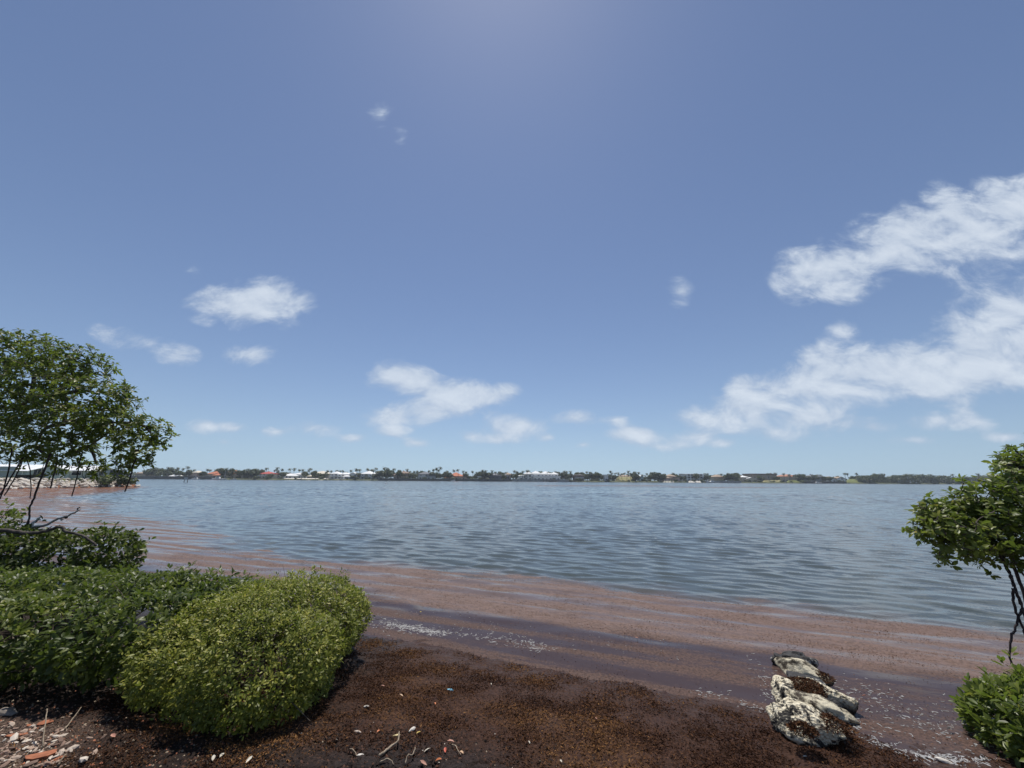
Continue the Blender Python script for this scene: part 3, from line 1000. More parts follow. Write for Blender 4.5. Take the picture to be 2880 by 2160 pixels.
# ------------------------------------------------------------------ far trees
def clump_crown(lobes, n, size, mat, up=.35, seed=0):
    """leaf-clump faces spread through lobes; returns a mesh"""
    r = np.random.default_rng(seed)
    L = np.array(lobes, float)
    vol = L[:, 3] * L[:, 4] * L[:, 5]
    pick = r.choice(len(L), n, p=vol / vol.sum())
    d = r.normal(size=(n, 3))
    d /= np.linalg.norm(d, axis=1)[:, None]
    rad = r.uniform(.45, 1.05, n) ** .6
    C = L[pick, :3] + d * rad[:, None] * L[pick, 3:6]
    nn = d + r.normal(size=(n, 3)) * .6 + np.array([0, 0, up])
    nn /= np.linalg.norm(nn, axis=1)[:, None]
    a = np.cross(nn, r.normal(size=(n, 3)))
    a /= np.linalg.norm(a, axis=1)[:, None]
    b = np.cross(nn, a)
    s = size * r.uniform(.55, 1.3, n)[:, None]
    V = np.stack([C - a * s * 1.1, C - b * s * .6 + nn * s * .15, C + a * s * 1.1, C + b * s * .7 + nn * s * .1, C - a * s * .2 + b * s * .9], 1).reshape(-1, 3)
    i = np.arange(n)[:, None] * 5
    T = np.concatenate([i + np.array([[0, 1, 2]]), i + np.array([[0, 2, 3]]), i + np.array([[0, 3, 4]])])
    tint = np.repeat(np.clip(r.normal(.5, .22, n), 0, 1), 5)
    return mesh_np('crown', V, [T], mat, {'tint': tint})


def trunk_mesh(h, r0, seed):
    r = random.Random(seed)
    m = MB()
    p = [(0, 0, -.4)]
    x = y = 0
    for k in range(1, 5):
        x += r.uniform(-.12, .12) * h * .15
        y += r.uniform(-.12, .12) * h * .15
        p.append((x, y, h * k / 4))
    m.tube(p, [r0 * (1 - .15 * k) for k in range(5)], M['bark'], 6)
    for k in range(4):
        a = r.uniform(0, 6.28)
        z = h * r.uniform(.6, .95)
        m.tube([(x * z / h, y * z / h, z), (x + math.cos(a) * h * .35, y + math.sin(a) * h * .35, z + h * .4)], [r0 * .45, r0 * .15], M['bark'], 5)
    return m.mesh('trunk')


BROAD = []
for k in range(5):
    r = random.Random(50 + k)
    lobes = []
    for q in range(r.randint(5, 8)):
        lobes.append((r.uniform(-3.4, 3.4), r.uniform(-2.5, 2.5), r.uniform(3.6, 7.6), r.uniform(1.6, 2.6), r.uniform(1.5, 2.4), r.uniform(1.2, 2.0)))
    lobes.append((0, 0, 5.2, 3.4, 3.0, 2.4))
    BROAD.append((trunk_mesh(4.2, .32, k), clump_crown(lobes, 620, .62, M['leaf_far'], seed=60 + k)))
SHRUB = []
for k in range(4):
    r = random.Random(90 + k)
    lobes = [(r.uniform(-2.2, 2.2), r.uniform(-.8, .8), r.uniform(.7, 1.4), r.uniform(1.0, 1.8), .9, r.uniform(.7, 1.2)) for q in range(5)]
    st = MB()
    for q in range(4):
        st.tube([(r.uniform(-1, 1), r.uniform(-.4, .4), -.4), (r.uniform(-1.6, 1.6), r.uniform(-.5, .5), 1.2)], [.08, .04], M['bark'], 5)
    SHRUB.append((st.mesh('stem'), clump_crown(lobes, 240, .42, M['leaf_far'], seed=190 + k)))


def palm_meshes(k):
    r = random.Random(300 + k)
    h = 10.0
    lean = r.uniform(-.9, .9)
    pts = [(lean * (t ** 2), .2 * math.sin(3 * t), -.4 + (h + .4) * t) for t in np.linspace(0, 1, 7)]
    tr = MB().tube(pts, [.30, .22, .19, .18, .17, .16, .16], M['palm_bark'], 7).mesh('trunk')
    top = Vector(pts[-1])
    V, T, tint = [], [], []
    nf = 19
    for f in range(nf):
        az = 2 * math.pi * f / nf * 2.4 + r.uniform(-.2, .2)
        el = r.uniform(-.5, 1.2) if k != 2 else r.uniform(-.15, 1.3)
        ln = r.uniform(2.3, 3.1)
        d = Vector((math.cos(az), math.sin(az), 0))
        side = Vector((-math.sin(az), math.cos(az), 0))
        tn = r.uniform(.15, .9)
        P = []
        n = 9
        p = top.copy()
        e = el
        for s in range(n + 1):
            P.append(p.copy())
            p = p + (d * math.cos(e) + Vector((0, 0, math.sin(e)))) * (ln / n)
            e -= .22 + .05 * s * .5
        for s in range(n):
            a, b = P[s], P[s + 1]
            w = .62 * math.sin(math.pi * (.14 + .80 * (s + .5) / n)) + .06
            for sg in (1, -1):
                for q in range(2):
                    o = a.lerp(b, q * .5)
                    o2 = a.lerp(b, q * .5 + .42)
                    tip = o2 + side * sg * w + Vector((0, 0, -.30 * w)) + (b - a) * .6
                    i = len(V)
                    V += [tuple(o), tuple(o2), tuple(tip)]
                    T.append((i, i + 1, i + 2))
                    tint += [tn] * 3
    # dead skirt and nuts
    for q in range(7):
        az = r.uniform(0, 6.28)
        i = len(V)
        o = top + Vector((0, 0, -.15))
        V += [tuple(o + Vector((.1 * math.cos(az), .1 * math.sin(az), 0))), tuple(o + Vector((.16 * math.sin(az), -.16 * math.cos(az), -.1))), tuple(o + Vector((.55 * math.cos(az), .55 * math.sin(az), -1.3)))]
        T.append((i, i + 1, i + 2))
        tint += [1.0] * 3
    return tr, mesh_np('crown', V, [np.array(T)], M['frond'], {'tint': tint})


PALM = [palm_meshes(k) for k in range(5)]


def near_house(px):
    best = min(HOUSES, key=lambda h: max(0, abs(px - h[0]) - h[2] * .4))
    off = px - best[0]
    if abs(off) < best[2] * .5:
        return best[1], 'beside'
    return best[1], ('right of' if off > 0 else 'left of')


def put_tree(kind, meshes, loc, rz, sc, label, cat, group, names=('trunk', 'crown')):
    o = empty(kind, loc, rz)
    o.scale = sc if isinstance(sc, tuple) else (sc, sc, sc)
    tag(o, label, cat, group)
    for nm, me in zip(names, meshes):
        link(nm, me, o)
    return o


def crop(px0, pairs, fac=4.809):
    return [(px0 + zx / fac, 1290 + zy / fac) for zx, zy in pairs]


PL = crop(300, [(815, 105), (940, 108), (1055, 97), (1000, 122), (1175, 135), (1350, 132), (1385, 140), (2155, 117)])
PL += crop(740, [(165, 110), (145, 140), (190, 150), (245, 128), (360, 128), (400, 122), (470, 132), (520, 137), (545, 165), (615, 122), (600, 140), (860, 150), (910, 155), (845, 170), (1000, 150), (1030, 155), (1070, 150), (1180, 145), (1250, 125), (1270, 140), (1300, 135),
                 (1405, 122), (1420, 140), (1460, 132), (1505, 116), (1490, 145), (1635, 104), (1670, 112), (1690, 130), (1770, 127), (1945, 132), (2040, 160), (2080, 157), (1200, 195), (1220, 215), (850, 200)])
PL += crop(1180, [(125, 150), (180, 132), (225, 112), (262, 104), (240, 140), (365, 150), (345, 170), (460, 140), (525, 138), (580, 157), (620, 167), (715, 160), (850, 142), (905, 152), (975, 152), (1030, 167), (1280, 152), (1320, 160), (1300, 180), (1390, 160), (1450, 145), (1480, 152),
                  (1640, 185), (1750, 180), (1500, 180), (1845, 160), (1960, 157), (1990, 160), (1940, 180), (2055, 160), (2040, 185), (2195, 175)])
PL += crop(1620, [(75, 178), (150, 168), (180, 172), (205, 177), (475, 157), (490, 185), (545, 187), (580, 182), (600, 205), (625, 192), (660, 182), (690, 200), (705, 157), (740, 187), (720, 210), (770, 205), (815, 200), (855, 177), (895, 207), (965, 192), (940, 220), (1310, 186), (1760, 192), (1795, 190), (1970, 197), (2065, 186)])
PL += crop(2060, [(320, 122), (345, 122), (375, 115), (450, 122), (500, 130), (985, 120), (1010, 121), (1085, 118), (1235, 124), (1560, 130), (1920, 130), (2150, 124)], 3.072)
for i, (px, py) in enumerate(PL):
    D = Dpx(px) + random.choice((4, 9, 26, 34, 40))
    zt = far_zpx(px, py, D)
    s = (zt - GZ) / 11.2
    if s < .35:
        s = .35
    sx = .85 + .35 * s
    nm, rel = near_house(px)
    size = 'tall' if s > 1.0 else ('short' if s < .62 else 'mid-height')
    put_tree('palm_tree', PALM[i % 5], (far_x(px, D), D, GZ), random.uniform(0, 6.28), (sx, sx, s), f'{size} coconut palm standing {rel} the {nm}', 'palm tree', 'palms along the far shore')

# broadleaf trees: (px, py of the top, width px)
BL = crop(300, [(150, 150), (215, 165), (260, 185), (540, 140), (600, 130), (665, 120), (730, 125), (800, 130), (700, 165), (610, 165), (880, 120), (830, 170), (960, 150), (1100, 150), (1030, 185), (1250, 170), (1300, 165), (1290, 200), (1490, 130), (1560, 128), (1650, 132), (1720, 140), (1790, 140), (1850, 145), (1950, 140), (2030, 135), (2090, 145), (1750, 190), (1985, 190), (2010, 165), (1900, 200), (1960, 215)])
BL += crop(740, [(60, 195), (100, 200), (150, 195), (210, 180), (260, 175), (300, 170), (560, 175), (690, 165), (730, 195), (800, 215), (830, 190), (1110, 180), (1160, 200), (1290, 190), (1570, 150), (1610, 145), (1660, 150), (1720, 155), (1600, 200), (1650, 190), (1740, 170), (1840, 155), (1960, 170), (2010, 190), (2060, 200), (2120, 165), (1560, 215), (1500, 205), (1390, 210), (1200, 225), (760, 230)])
BL += crop(1180, [(30, 165), (160, 180), (210, 185), (260, 190), (320, 190), (340, 175), (400, 185), (620, 195), (660, 235), (700, 230), (740, 225), (770, 205), (800, 175), (870, 165), (930, 170), (1080, 175), (1130, 185), (1150, 210), (1220, 195), (1260, 190), (1310, 200), (1360, 185), (1400, 215), (1640, 160), (1740, 160), (1880, 180), (1930, 200), (1980, 190), (2040, 200), (1420, 235), (1900, 225), (2130, 185), (2180, 190), (540, 250), (1000, 210)])
BL += crop(1620, [(30, 195), (100, 195), (160, 205), (200, 200), (260, 185), (290, 182), (320, 200), (250, 215), (350, 235), (400, 205), (430, 210), (460, 215), (500, 220), (450, 235), (520, 215), (790, 178), (810, 210), (830, 230), (870, 255), (920, 240), (1010, 210), (1040, 190), (1070, 180), (1110, 182), (1150, 195), (1190, 205), (1060, 235), (1120, 230), (1170, 240), (1000, 240), (1210, 240), (1300, 210), (1350, 205), (1380, 215), (1420, 225), (1460, 220), (1490, 230), (1740, 215), (1790, 220), (1840, 210), (1870, 225), (1900, 215), (2030, 215), (2080, 195), (2120, 200), (2160, 195), (2200, 205), (2060, 235), (2150, 240), (1640, 185)])
BL += crop(2060, [(10, 128), (40, 125), (70, 150), (110, 150), (215, 150), (240, 145), (265, 160), (270, 140), (390, 150), (430, 150), (470, 145), (460, 165), (580, 132), (610, 130), (640, 140), (660, 150), (720, 140), (760, 138), (800, 150), (840, 148), (910, 150), (940, 155), (880, 160), (690, 165), (780, 170), (1045, 150), (1080, 150), (1115, 145), (1150, 140), (1185, 150), (1215, 138), (1250, 135), (1290, 130)], 3.072)
for i, (px, py) in enumerate(BL):
    D = Dpx(px) + random.choice((7, 12, 30, 38)) + 3
    zt = far_zpx(px, py, D)
    s = max(.28, (zt - GZ) / 8.6)
    nm, rel = near_house(px)
    sx = .5 + .55 * s
    size = 'tall' if s > .95 else ('low' if s < .5 else 'rounded')
    put_tree('broadleaf_tree', BROAD[i % 5], (far_x(px, D), D, GZ), random.uniform(0, 6.28), (sx, sx, s), f'{size} dark green tree growing {rel} the {nm}', 'tree', 'broadleaf trees along the far shore')
# low shrubs right above the waterline
for i in range(88):
    px = 325 + i * 24.3 + random.uniform(-9, 9)
    if 780 < px < 985 and random.random() < .75 or 2370 < px < 2480 or 1460 < px < 1590 and random.random() < .6:
        continue
    D = Dpx(px) + random.uniform(2.5, 6)
    s = random.uniform(.75, 1.5)
    nm, rel = near_house(px)
    put_tree('shoreline_shrub', SHRUB[i % 4], (far_x(px, D), D, GZ - .1), random.uniform(0, 6.28), s, f'low green shrub above the waterline {rel} the {nm}', 'shrub', 'low shrubs along the far waterline', ('stem', 'foliage'))


# the wood at the right reads as one mass
def build_wood():
    lob = []
    r = random.Random(5)
    for i in range(150):
        px = 2418 + (i / 150) ** 1.0 * 640 + r.uniform(-6, 6)
        D = Dpx(px) + r.choice((4, 9, 18, 30))
        top = 1335.5 + 2.5 * math.sin(px * .031) + r.uniform(-2, 5) + .007 * (px - 2440)
        if px < 2450:
            top += (2450 - px) * .2
        z = far_zpx(px, top, D)
        rz = r.uniform(2.2, 3.4)
        lob.append((far_x(px, D), D, z - rz, r.uniform(4, 7), r.uniform(3, 5), rz))
        lob.append((far_x(px, D) + r.uniform(-4, 4), D - 2, (z - rz) * .45, r.uniform(4, 7), r.uniform(2, 4), max(1.5, z * .4)))
    me = clump_crown(lob, 26000, .85, M['leaf_far'], seed=8)
    o = link('woods', me)
    tag(o, 'continuous dark green mangrove wood lining the right end of the far shore', 'woods', kind='stuff')


build_wood()


# a hazy tree line far behind the houses closes the gaps between them
def build_treeline():
    lob = []
    r = random.Random(15)
    for i in range(210):
        px = 300 + i * 10.4 + r.uniform(-5, 5)
        D = Dpx(px) + r.uniform(70, 95)
        top = 1329.5 + .0075 * (px - 600) + r.uniform(-2.2, 4)
        z = far_zpx(px, top, D)
        rz = z * .42
        lob.append((far_x(px, D), D, z - rz, r.uniform(4, 8), r.uniform(3, 5), rz))
    me = clump_crown(lob, 9000, .95, M['leaf_far'], seed=18)
    tag(link('treeline', me), 'dense background line of trees behind the far houses', 'treeline', kind='stuff')


build_treeline()


# ------------------------------------------------------------------ boats, docks, marks on the water
def boat(name, label, px, py, L, flip, cabin=True, mast=False, hullmat='gelcoat'):
    Y = at_z(px, py)[1]
    Y = min(max(Y, 60), Dpx(px) - 5)
    root = empty(name, (far_x(px, Y), Y, 0), math.pi if flip else 0)
    tag(root, label, 'boat', 'boats along the far shore')
    st = [(-.5, .16, .55, .18), (-.25, .20, .55, .16), (.1, .20, .62, .15), (.35, .13, .72, .15), (.5, .01, .85, .4)]
    V, Fc = [], []
    for x, w, top, bot in st:
        for a, z in ((-w, top), (-w * .75, bot), (0, bot - .35), (w * .75, bot), (w, top)):
            V.append((x * L, a * L, z * L * .17))
    for i in range(len(st) - 1):
        for k in range(4):
            Fc.append((i * 5 + k, (i + 1) * 5 + k, (i + 1) * 5 + k + 1, i * 5 + k + 1))
        Fc.append((i * 5 + 4, (i + 1) * 5 + 4, (i + 1) * 5, i * 5))
    Fc.append((4, 3, 2, 1, 0))
    MB().add(V, Fc, M[hullmat]).build('hull', root)
    zt = .60 * L * .17
    if cabin:
        c = MB().add([(-.28 * L, -.13 * L, zt), (.16 * L, -.13 * L, zt), (.16 * L, .13 * L, zt), (-.28 * L, .13 * L, zt), (-.24 * L, -.11 * L, zt + .12 * L), (.04 * L, -.11 * L, zt + .12 * L), (.04 * L, .11 * L, zt + .12 * L), (-.24 * L, .11 * L, zt + .12 * L)],
                     [(0, 1, 5, 4), (1, 2, 6, 5), (2, 3, 7, 6), (3, 0, 4, 7), (4, 5, 6, 7)], M['gelcoat']).build('cabin', root)
        MB().box(-.2 * L, .03 * L, -.122 * L, -.118 * L, zt + .04 * L, zt + .09 * L, M['glass']).build('window', c)
        MB().box(-.22 * L, .02 * L, .118 * L, .122 * L, zt + .04 * L, zt + .09 * L, M['glass']).build('window', c)
        MB().box(-.22 * L, 0, -.10 * L, .10 * L, zt + .20 * L, zt + .22 * L, M['gelcoat']).tube([(-.2 * L, -.08 * L, zt + .12 * L), (-.2 * L, -.08 * L, zt + .2 * L)], .03, M['metal'], 5).tube([(-.2 * L, .08 * L, zt + .12 * L), (-.2 * L, .08 * L, zt + .2 * L)], .03, M['metal'], 5).build('hardtop', root)
    if mast:
        MB().tube([(.12 * L, 0, zt), (.12 * L, 0, zt + 9)], .09, M['gelcoat'], 6).build('mast', root)
    if not cabin:
        MB().box(-.12 * L, .02 * L, -.08 * L, .08 * L, zt, zt + .5, M['gelcoat']).build('console', root)
        MB().box(-.56 * L, -.5 * L, -.06 * L, .06 * L, zt - .3, zt + .5, M['darkhull']).build('outboard_motor', root)
    return root


boat('motor_yacht', 'white motor yacht with cabin moored below the orange-roofed house', 611, 1347.0, 11.5, True, True)
boat('sailboat', 'white boat with a bare mast moored right of the motor yacht', 629, 1346.6, 7, False, False, True)
boat('motorboat', 'white motorboat under a hard top in front of the pink house', 550, 1345.8, 8.5, True, True)
boat('skiff', 'small open white skiff on the water left of the red-roofed house', 659, 1347.4, 6, False, False)
boat('motorboat', 'white boat moored below the coral-roofed house', 1275, 1352.8, 6, True, True)
boat('motorboat', 'small white boat at the seawall of the white mansion', 1536, 1354.6, 5, False, False)
boat('motorboat', 'long white motorboat right of the white three-storey house', 2000, 1355.8, 11, True, True)
boat('motorboat', 'white motorboat at the dock beside the green lawn', 2300, 1359, 9, False, True)


def dock(label, px0, px1, zdeck=1.1, out=9):
    pm = (px0 + px1) / 2
    Y = Dpx(pm) - 4
    root = empty('dock', (far_x(pm, Y), Y, 0))
    tag(root, label, 'dock', 'wooden docks along the far shore')
    w = (far_x(px1, Y) - far_x(px0, Y)) / 2
    MB().box(-w, w, -out / 2, out / 2, zdeck - .18, zdeck, M['dock']).build('deck', root)
    n = max(3, int(w / 1.6))
    for k in range(n + 1):
        MB().tube([(-w + 2 * w * k / n, -out / 2 - .15, -1), (-w + 2 * w * k / n, -out / 2 - .15, zdeck + random.uniform(.3, 1.1))], .16, M['dock'], 6).build('piling', root)
    return root


dock('long dark wooden dock left of the red-roofed house', 680, 760)
dock('short wooden dock on thin pilings in front of the white beach', 832, 862, .9, 6)
dock('wooden dock on pilings below the brown timber house', 1600, 1655, 1.2)
dock('pale dock in front of the white mansion', 1528, 1570, 1.1, 7)
dock('dark dock on pilings under the white boathouse', 1690, 1725, 1.1, 6)
dock('dark dock beside the green lawn', 2262, 2345, .9, 7)

mk = at_z(522, 1357)
root = empty('channel_marker', (mk[0], mk[1], 0))
tag(root, 'channel marker of two leaning dark posts with a pale crossboard standing in the bay', 'channel marker')
for s, l in ((-.62, -.12), (.62, .10)):
    MB().tube([(s + l, 0, -1.2), (s, 0, 2.15)], .11, M['dock'], 7).build('post', root)
MB().box(-.8, .8, -.2, -.12, 1.25, 2.0, M['wall_palegrey']).build('crossboard', root)
b = at_z(1086, 1361)
root = empty('buoy', (b[0], b[1], 0))
tag(root, 'tiny white float on the water in front of the brown-roofed house', 'buoy')
MB().tube([(0, 0, -.15), (0, 0, 0), (0, 0, .25), (0, 0, .42), (0, 0, .46)], [.2, .34, .34, .2, .05], M['gelcoat'], 10).build('float', root)
MB().tube([(0, 0, .45), (0, 0, .75)], .03, M['metal'], 5).build('stick', root)
for px in (838, 848, 1240, 1620, 1955, 2330):
    D = Dpx(px) - 6
    o = MB().tube([(0, 0, -1), (random.uniform(-.1, .1), 0, 2.4)], .14, M['dock'], 6).build('mooring_post', loc=(far_x(px, D), D, 0))
    nm, rel = near_house(px)
    tag(o, f'weathered mooring post in the water {rel} the {nm}', 'post', 'mooring posts off the far shore')

# ------------------------------------------------------------------ headland on the left with its warehouses
HEDGE = np.array([(-40, 8), (-56, 33), (-72, 52), (-79.5, 62), (-82.5, 70), (-82.0, 79), (-80.6, 86.5), (-86, 89.5), (-108, 104), (-150, 135), (-230, 190)])


def head_x(y):
    """x of the waterline of the headland at y (water lies at larger x)"""
    o = np.argsort(HEDGE[:, 1])
    return np.interp(y, HEDGE[o, 1], HEDGE[o, 0])


HZ = 1.35


def build_headland():
    V, Q = [], []
    ys = np.concatenate([np.linspace(20, 100, 90), np.linspace(104, 200, 20)])
    cols = [(2.5, -.9), (.6, -.12), (0, .03), (-1.2, .45), (-2.6, 1.0), (-4.0, HZ), (-12, HZ + .02), (-40, HZ + .1), (-120, HZ + .3), (-260, -.5)]
    for y in ys:
        x = float(head_x(y))
        for k, (dx, z) in enumerate(cols):
            nz = .10 * float(perlin(np.array(y * .9 + k), np.array(k * 2.3)))
            V.append((x + dx - .0 * k, y, z + nz * (0 < k < 7)))
    n = len(cols)
    for i in range(len(ys) - 1):
        for k in range(n - 1):
            Q.append((i * n + k, i * n + k + 1, (i + 1) * n + k + 1, (i + 1) * n + k))
    t = NT('headland_soil')
    z = t.node('ShaderNodeSeparateXYZ', {0: t.node('ShaderNodeNewGeometry').outputs['Position']}).outputs[2]
    nz = t.noise(t.pos(), 1.6, 5, .65)
    zz = t.math('ADD', z, t.math('MULTIPLY', t.math('SUBTRACT', nz, .5), .5))
    c = t.mix(t.rng(nz, .35, .65), (.16, .062, .028), (.26, .11, .05))
    c = t.mix(t.rng(zz, .35, .6), c, (.30, .25, .19))
    c = t.mix(t.rng(zz, 1.05, 1.35), c, (.13, .14, .055))
    tag(link('headland', mesh_np('headland', V, [np.array(Q)], t.done(t.bsdf(color=c, rough=.95, spec=.15, normal=t.bump(nz, .8, .1))), smooth_on=True)), kind='structure')


build_headland()


def rock_mesh(name, seed, mat, sub=2, sx=1.0, sy=.75, sz=.55, amp=.22, flat=False):
    import bmesh
    bm = bmesh.new()
    bmesh.ops.create_icosphere(bm, subdivisions=sub, radius=1)
    r = np.random.default_rng(seed)
    o = r.uniform(-50, 50, 3)
    pl = r.normal(size=(9, 3))
    pl /= np.linalg.norm(pl, axis=1)[:, None]
    dd = r.uniform(.62, .92, 9)
    for v in bm.verts:
        p = np.array(v.co)
        for n_, d_ in zip(pl, dd):         # facets
            k = p @ n_ - d_
            if k > 0:
                p = p - n_ * k * .85
        f = 1 + amp * float(fbm(np.array(p[0] * 1.4 + p[2] + o[0]), np.array(p[1] * 1.4 - p[2] * .7 + o[1]), 4))
        v.co = Vector((p[0] * f * sx, p[1] * f * sy, p[2] * f * sz))
    me = bpy.data.meshes.new(name)
    bm.to_mesh(me)
    bm.free()
    me.materials.append(mat)
    return me


t = NT('riprap_limestone')
n = t.noise(t.pos((1, 1, 1)), 2.2, 5, .6)
oi = t.node('ShaderNodeObjectInfo').outputs['Random']
M['riprap'] = t.done(t.bsdf(color=t.mix(oi, t.mix(n, (.30, .24, .19), (.56, .50, .43)), t.mix(n, (.50, .46, .40), (.72, .69, .62))), rough=.9, spec=.2, normal=t.bump(n, .5, .06)))
RR = [rock_mesh('riprap_stone', 400 + k, M['riprap'], 2) for k in range(7)]
cnt = 0
stones = []
for row in range(5):
    y = 55.0
    while y < 91:
        stones.append((row, y))
        y += random.uniform(.42, .82)
random.shuffle(stones)
for row, y in stones[:285]:
    x = float(head_x(y))
    dx = (-.2 - row * .85) + random.uniform(-.3, .3)
    s = random.uniform(.30, .62) * (1.15 if row in (1, 2) else .95)
    z = .1 + .33 * row + random.uniform(-.06, .1)
    where = 'at the foot of' if row == 0 else ('on the crest of' if row == 4 else 'on the slope of')
    zone = min(((57, 'nearest the left picture edge'), (62, 'below the roller door'), (67, 'below the parked boat trailer'), (72, 'below the gable of the nearer warehouse'), (77, 'below the small olive bush'), (80, 'beside the left dark shrub'),
                (83.5, 'beside the right dark shrub'), (86.5, 'just short of the headland tip'), (90, 'at the headland tip')), key=lambda q: abs(q[0] - y))[1]
    size = 'large' if s > .52 else ('small' if s < .40 else 'middling')
    o = link('riprap_stone', random.choice(RR), None, (x + dx, y, z), (random.uniform(-.4, .4), random.uniform(-.4, .4), random.uniform(0, 6.28)), (s, s, s))
    tag(o, f'{size} pale boulder {where} the bank {zone}', 'stone', 'limestone boulders of the headland bank')

# two shrubs on the bank and one by the tip
def bank_shrub(px, py, Y, w, h, label):
    p = at_y(px, py, Y)
    s = (w / 4.2, w / 4.2, h / 2.2)
    put_tree('bank_shrub', SHRUB[int(px) % 4], (p[0], p[1], max(.4, p[2] - .1)), random.uniform(0, 6), s, label, 'shrub', 'shrubs on the headland bank', ('stem', 'foliage'))


bank_shrub(300, 1366, 80, 3.4, 1.9, 'dense dark green shrub on the rock bank, the left one of two')
bank_shrub(352, 1366, 83.5, 3.0, 1.7, 'dense dark green shrub near the tip of the rock bank')
bank_shrub(215, 1358, 78, 2.4, 1.0, 'small olive bush among pale boulders below the second warehouse')
bank_shrub(20, 1353, 75, 3.0, .9, 'dark low bush in front of the garage door of the nearer warehouse')


def metal_siding(name, c):
    t = NT(name)
    w = t.node('ShaderNodeTexWave', {'Vector': t.pos(world=False), 'Scale': 3.2}, wave_type='BANDS', bands_direction='DIAGONAL').outputs['Fac']
    n = t.noise(t.pos(world=False), .7, 4)
    return t.done(t.bsdf(color=t.mix(n, tuple(x * .85 for x in c), tuple(x * 1.12 for x in c)), rough=.55, spec=.35, normal=t.bump(w, .5, .04)))


M['siding'] = metal_siding('grey_metal_siding', (.40, .47, .47))
M['siding2'] = metal_siding('olive_metal_siding', (.43, .47, .41))
M['metalroof'] = metal_siding('white_metal_roof', (.80, .81, .82))
M['doorgrey'] = plain('roller_door', (.36, .41, .42), .5, .06, 2)


def warehouse(label, pxC, YC, px1, Y1, py_eave, py_ridge, length, wall, features):
    C = at_y(pxC, hor(pxC), YC)
    E2 = at_y(px1, hor(px1), Y1)
    g = Vector((E2[0] - C[0], E2[1] - C[1], 0))
    W = g.length
    g.normalize()
    l = Vector((-g.y, g.x, 0))
    if l.x > 0:
        l = -l
    ze = far_zpx(pxC, py_eave, YC) - HZ
    mid = (C + E2) / 2
    zr = far_zpx((pxC + px1) / 2, py_ridge, float(mid[1])) - HZ
    # local frame: x along the long wall (away to the left), y along the gable
    root = empty('warehouse', (C[0], C[1], HZ))
    root.matrix_world = Matrix(((-l.x, g.x, 0, C[0]), (-l.y, g.y, 0, C[1]), (0, 0, 1, HZ), (0, 0, 0, 1)))
    tag(root, label, 'warehouse', 'warehouses on the headland')
    Lx = -length
    w = MB()
    V = [(0, 0, -.6), (0, W, -.6), (Lx, W, -.6), (Lx, 0, -.6), (0, 0, ze), (0, W, ze), (Lx, W, ze), (Lx, 0, ze), (0, W / 2, zr - .12), (Lx, W / 2, zr - .12)]
    w.add(V, [(3, 0, 4, 7), (1, 2, 6, 5), (0, 1, 5, 8, 4), (2, 3, 7, 9, 6)], wall)
    w.build('wall', root)
    o = .35
    k = (zr - ze) / (W / 2)
    r = MB()
    V = [(o, -o, ze - o * k), (o, W / 2, zr), (o, W + o, ze - o * k), (Lx - o, -o, ze - o * k), (Lx - o, W / 2, zr), (Lx - o, W + o, ze - o * k)]
    V += [(a, b, c - .1) for a, b, c in V]
    r.add(V, [(0, 1, 4, 3), (1, 2, 5, 4), (6, 9, 10, 7), (7, 10, 11, 8), (0, 6, 7, 1), (1, 7, 8, 2), (0, 3, 9, 6), (2, 8, 11, 5), (3, 4, 10, 9), (4, 5, 11, 10)], M['metalroof'])
    ro = r.build('roof', root)
    for q in range(1, int(length / 1.2)):
        x = -q * 1.2
        MB().add([(x - .04, -o, ze - o * k + .02), (x + .04, -o, ze - o * k + .02), (x + .04, W / 2, zr + .02), (x - .04, W / 2, zr + .02), (x, -o, ze - o * k + .07), (x, W / 2, zr + .07)], [(0, 1, 4), (0, 4, 5, 3), (1, 2, 5, 4), (2, 3, 5)], M['metalroof']).build('roof_seam', ro)
    for f in features:
        kind, a, b, z0, z1 = f
        if kind == 'roller_door':
            d = MB().box(-b, -a, -.06, -.003, z0, z1, M['doorgrey']).build('roller_door', root)
            for q in range(6):
                z = z0 + (z1 - z0) * (q + .5) / 6
                MB().box(-b + .03, -a - .03, -.085, -.062, z - .2, z + .16, M['doorgrey']).build('door_slat', d)
            MB().box(-b - .14, -b - .003, -.1, -.003, z0, z1 + .14, M['trim']).build('door_frame', root)
            MB().box(-a + .003, -a + .14, -.1, -.003, z0, z1 + .14, M['trim']).build('door_frame', root)
        elif kind == 'gable_window':
            d = MB().box(.003, .06, a, b, z0, z1, M['trim']).build('window', root)
            nn = 3
            for q in range(nn):
                y0 = a + (b - a) * q / nn + .06
                MB().box(.062, .08, y0, a + (b - a) * (q + 1) / nn - .06, z0 + .07, z1 - .07, M['glass']).build('pane', d)
        elif kind == 'wall_window':
            d = MB().box(-b, -a, -.06, -.003, z0, z1, M['trim']).build('window', root)
            MB().box(-b + .07, -a - .07, -.08, -.062, z0 + .07, z1 - .07, M['glass']).build('pane', d)
        elif kind == 'downpipe':
            MB().tube([(-a, -.09, 0), (-a, -.09, ze - .1)], .07, M['trim'], 6).build('downpipe', root)
    return root


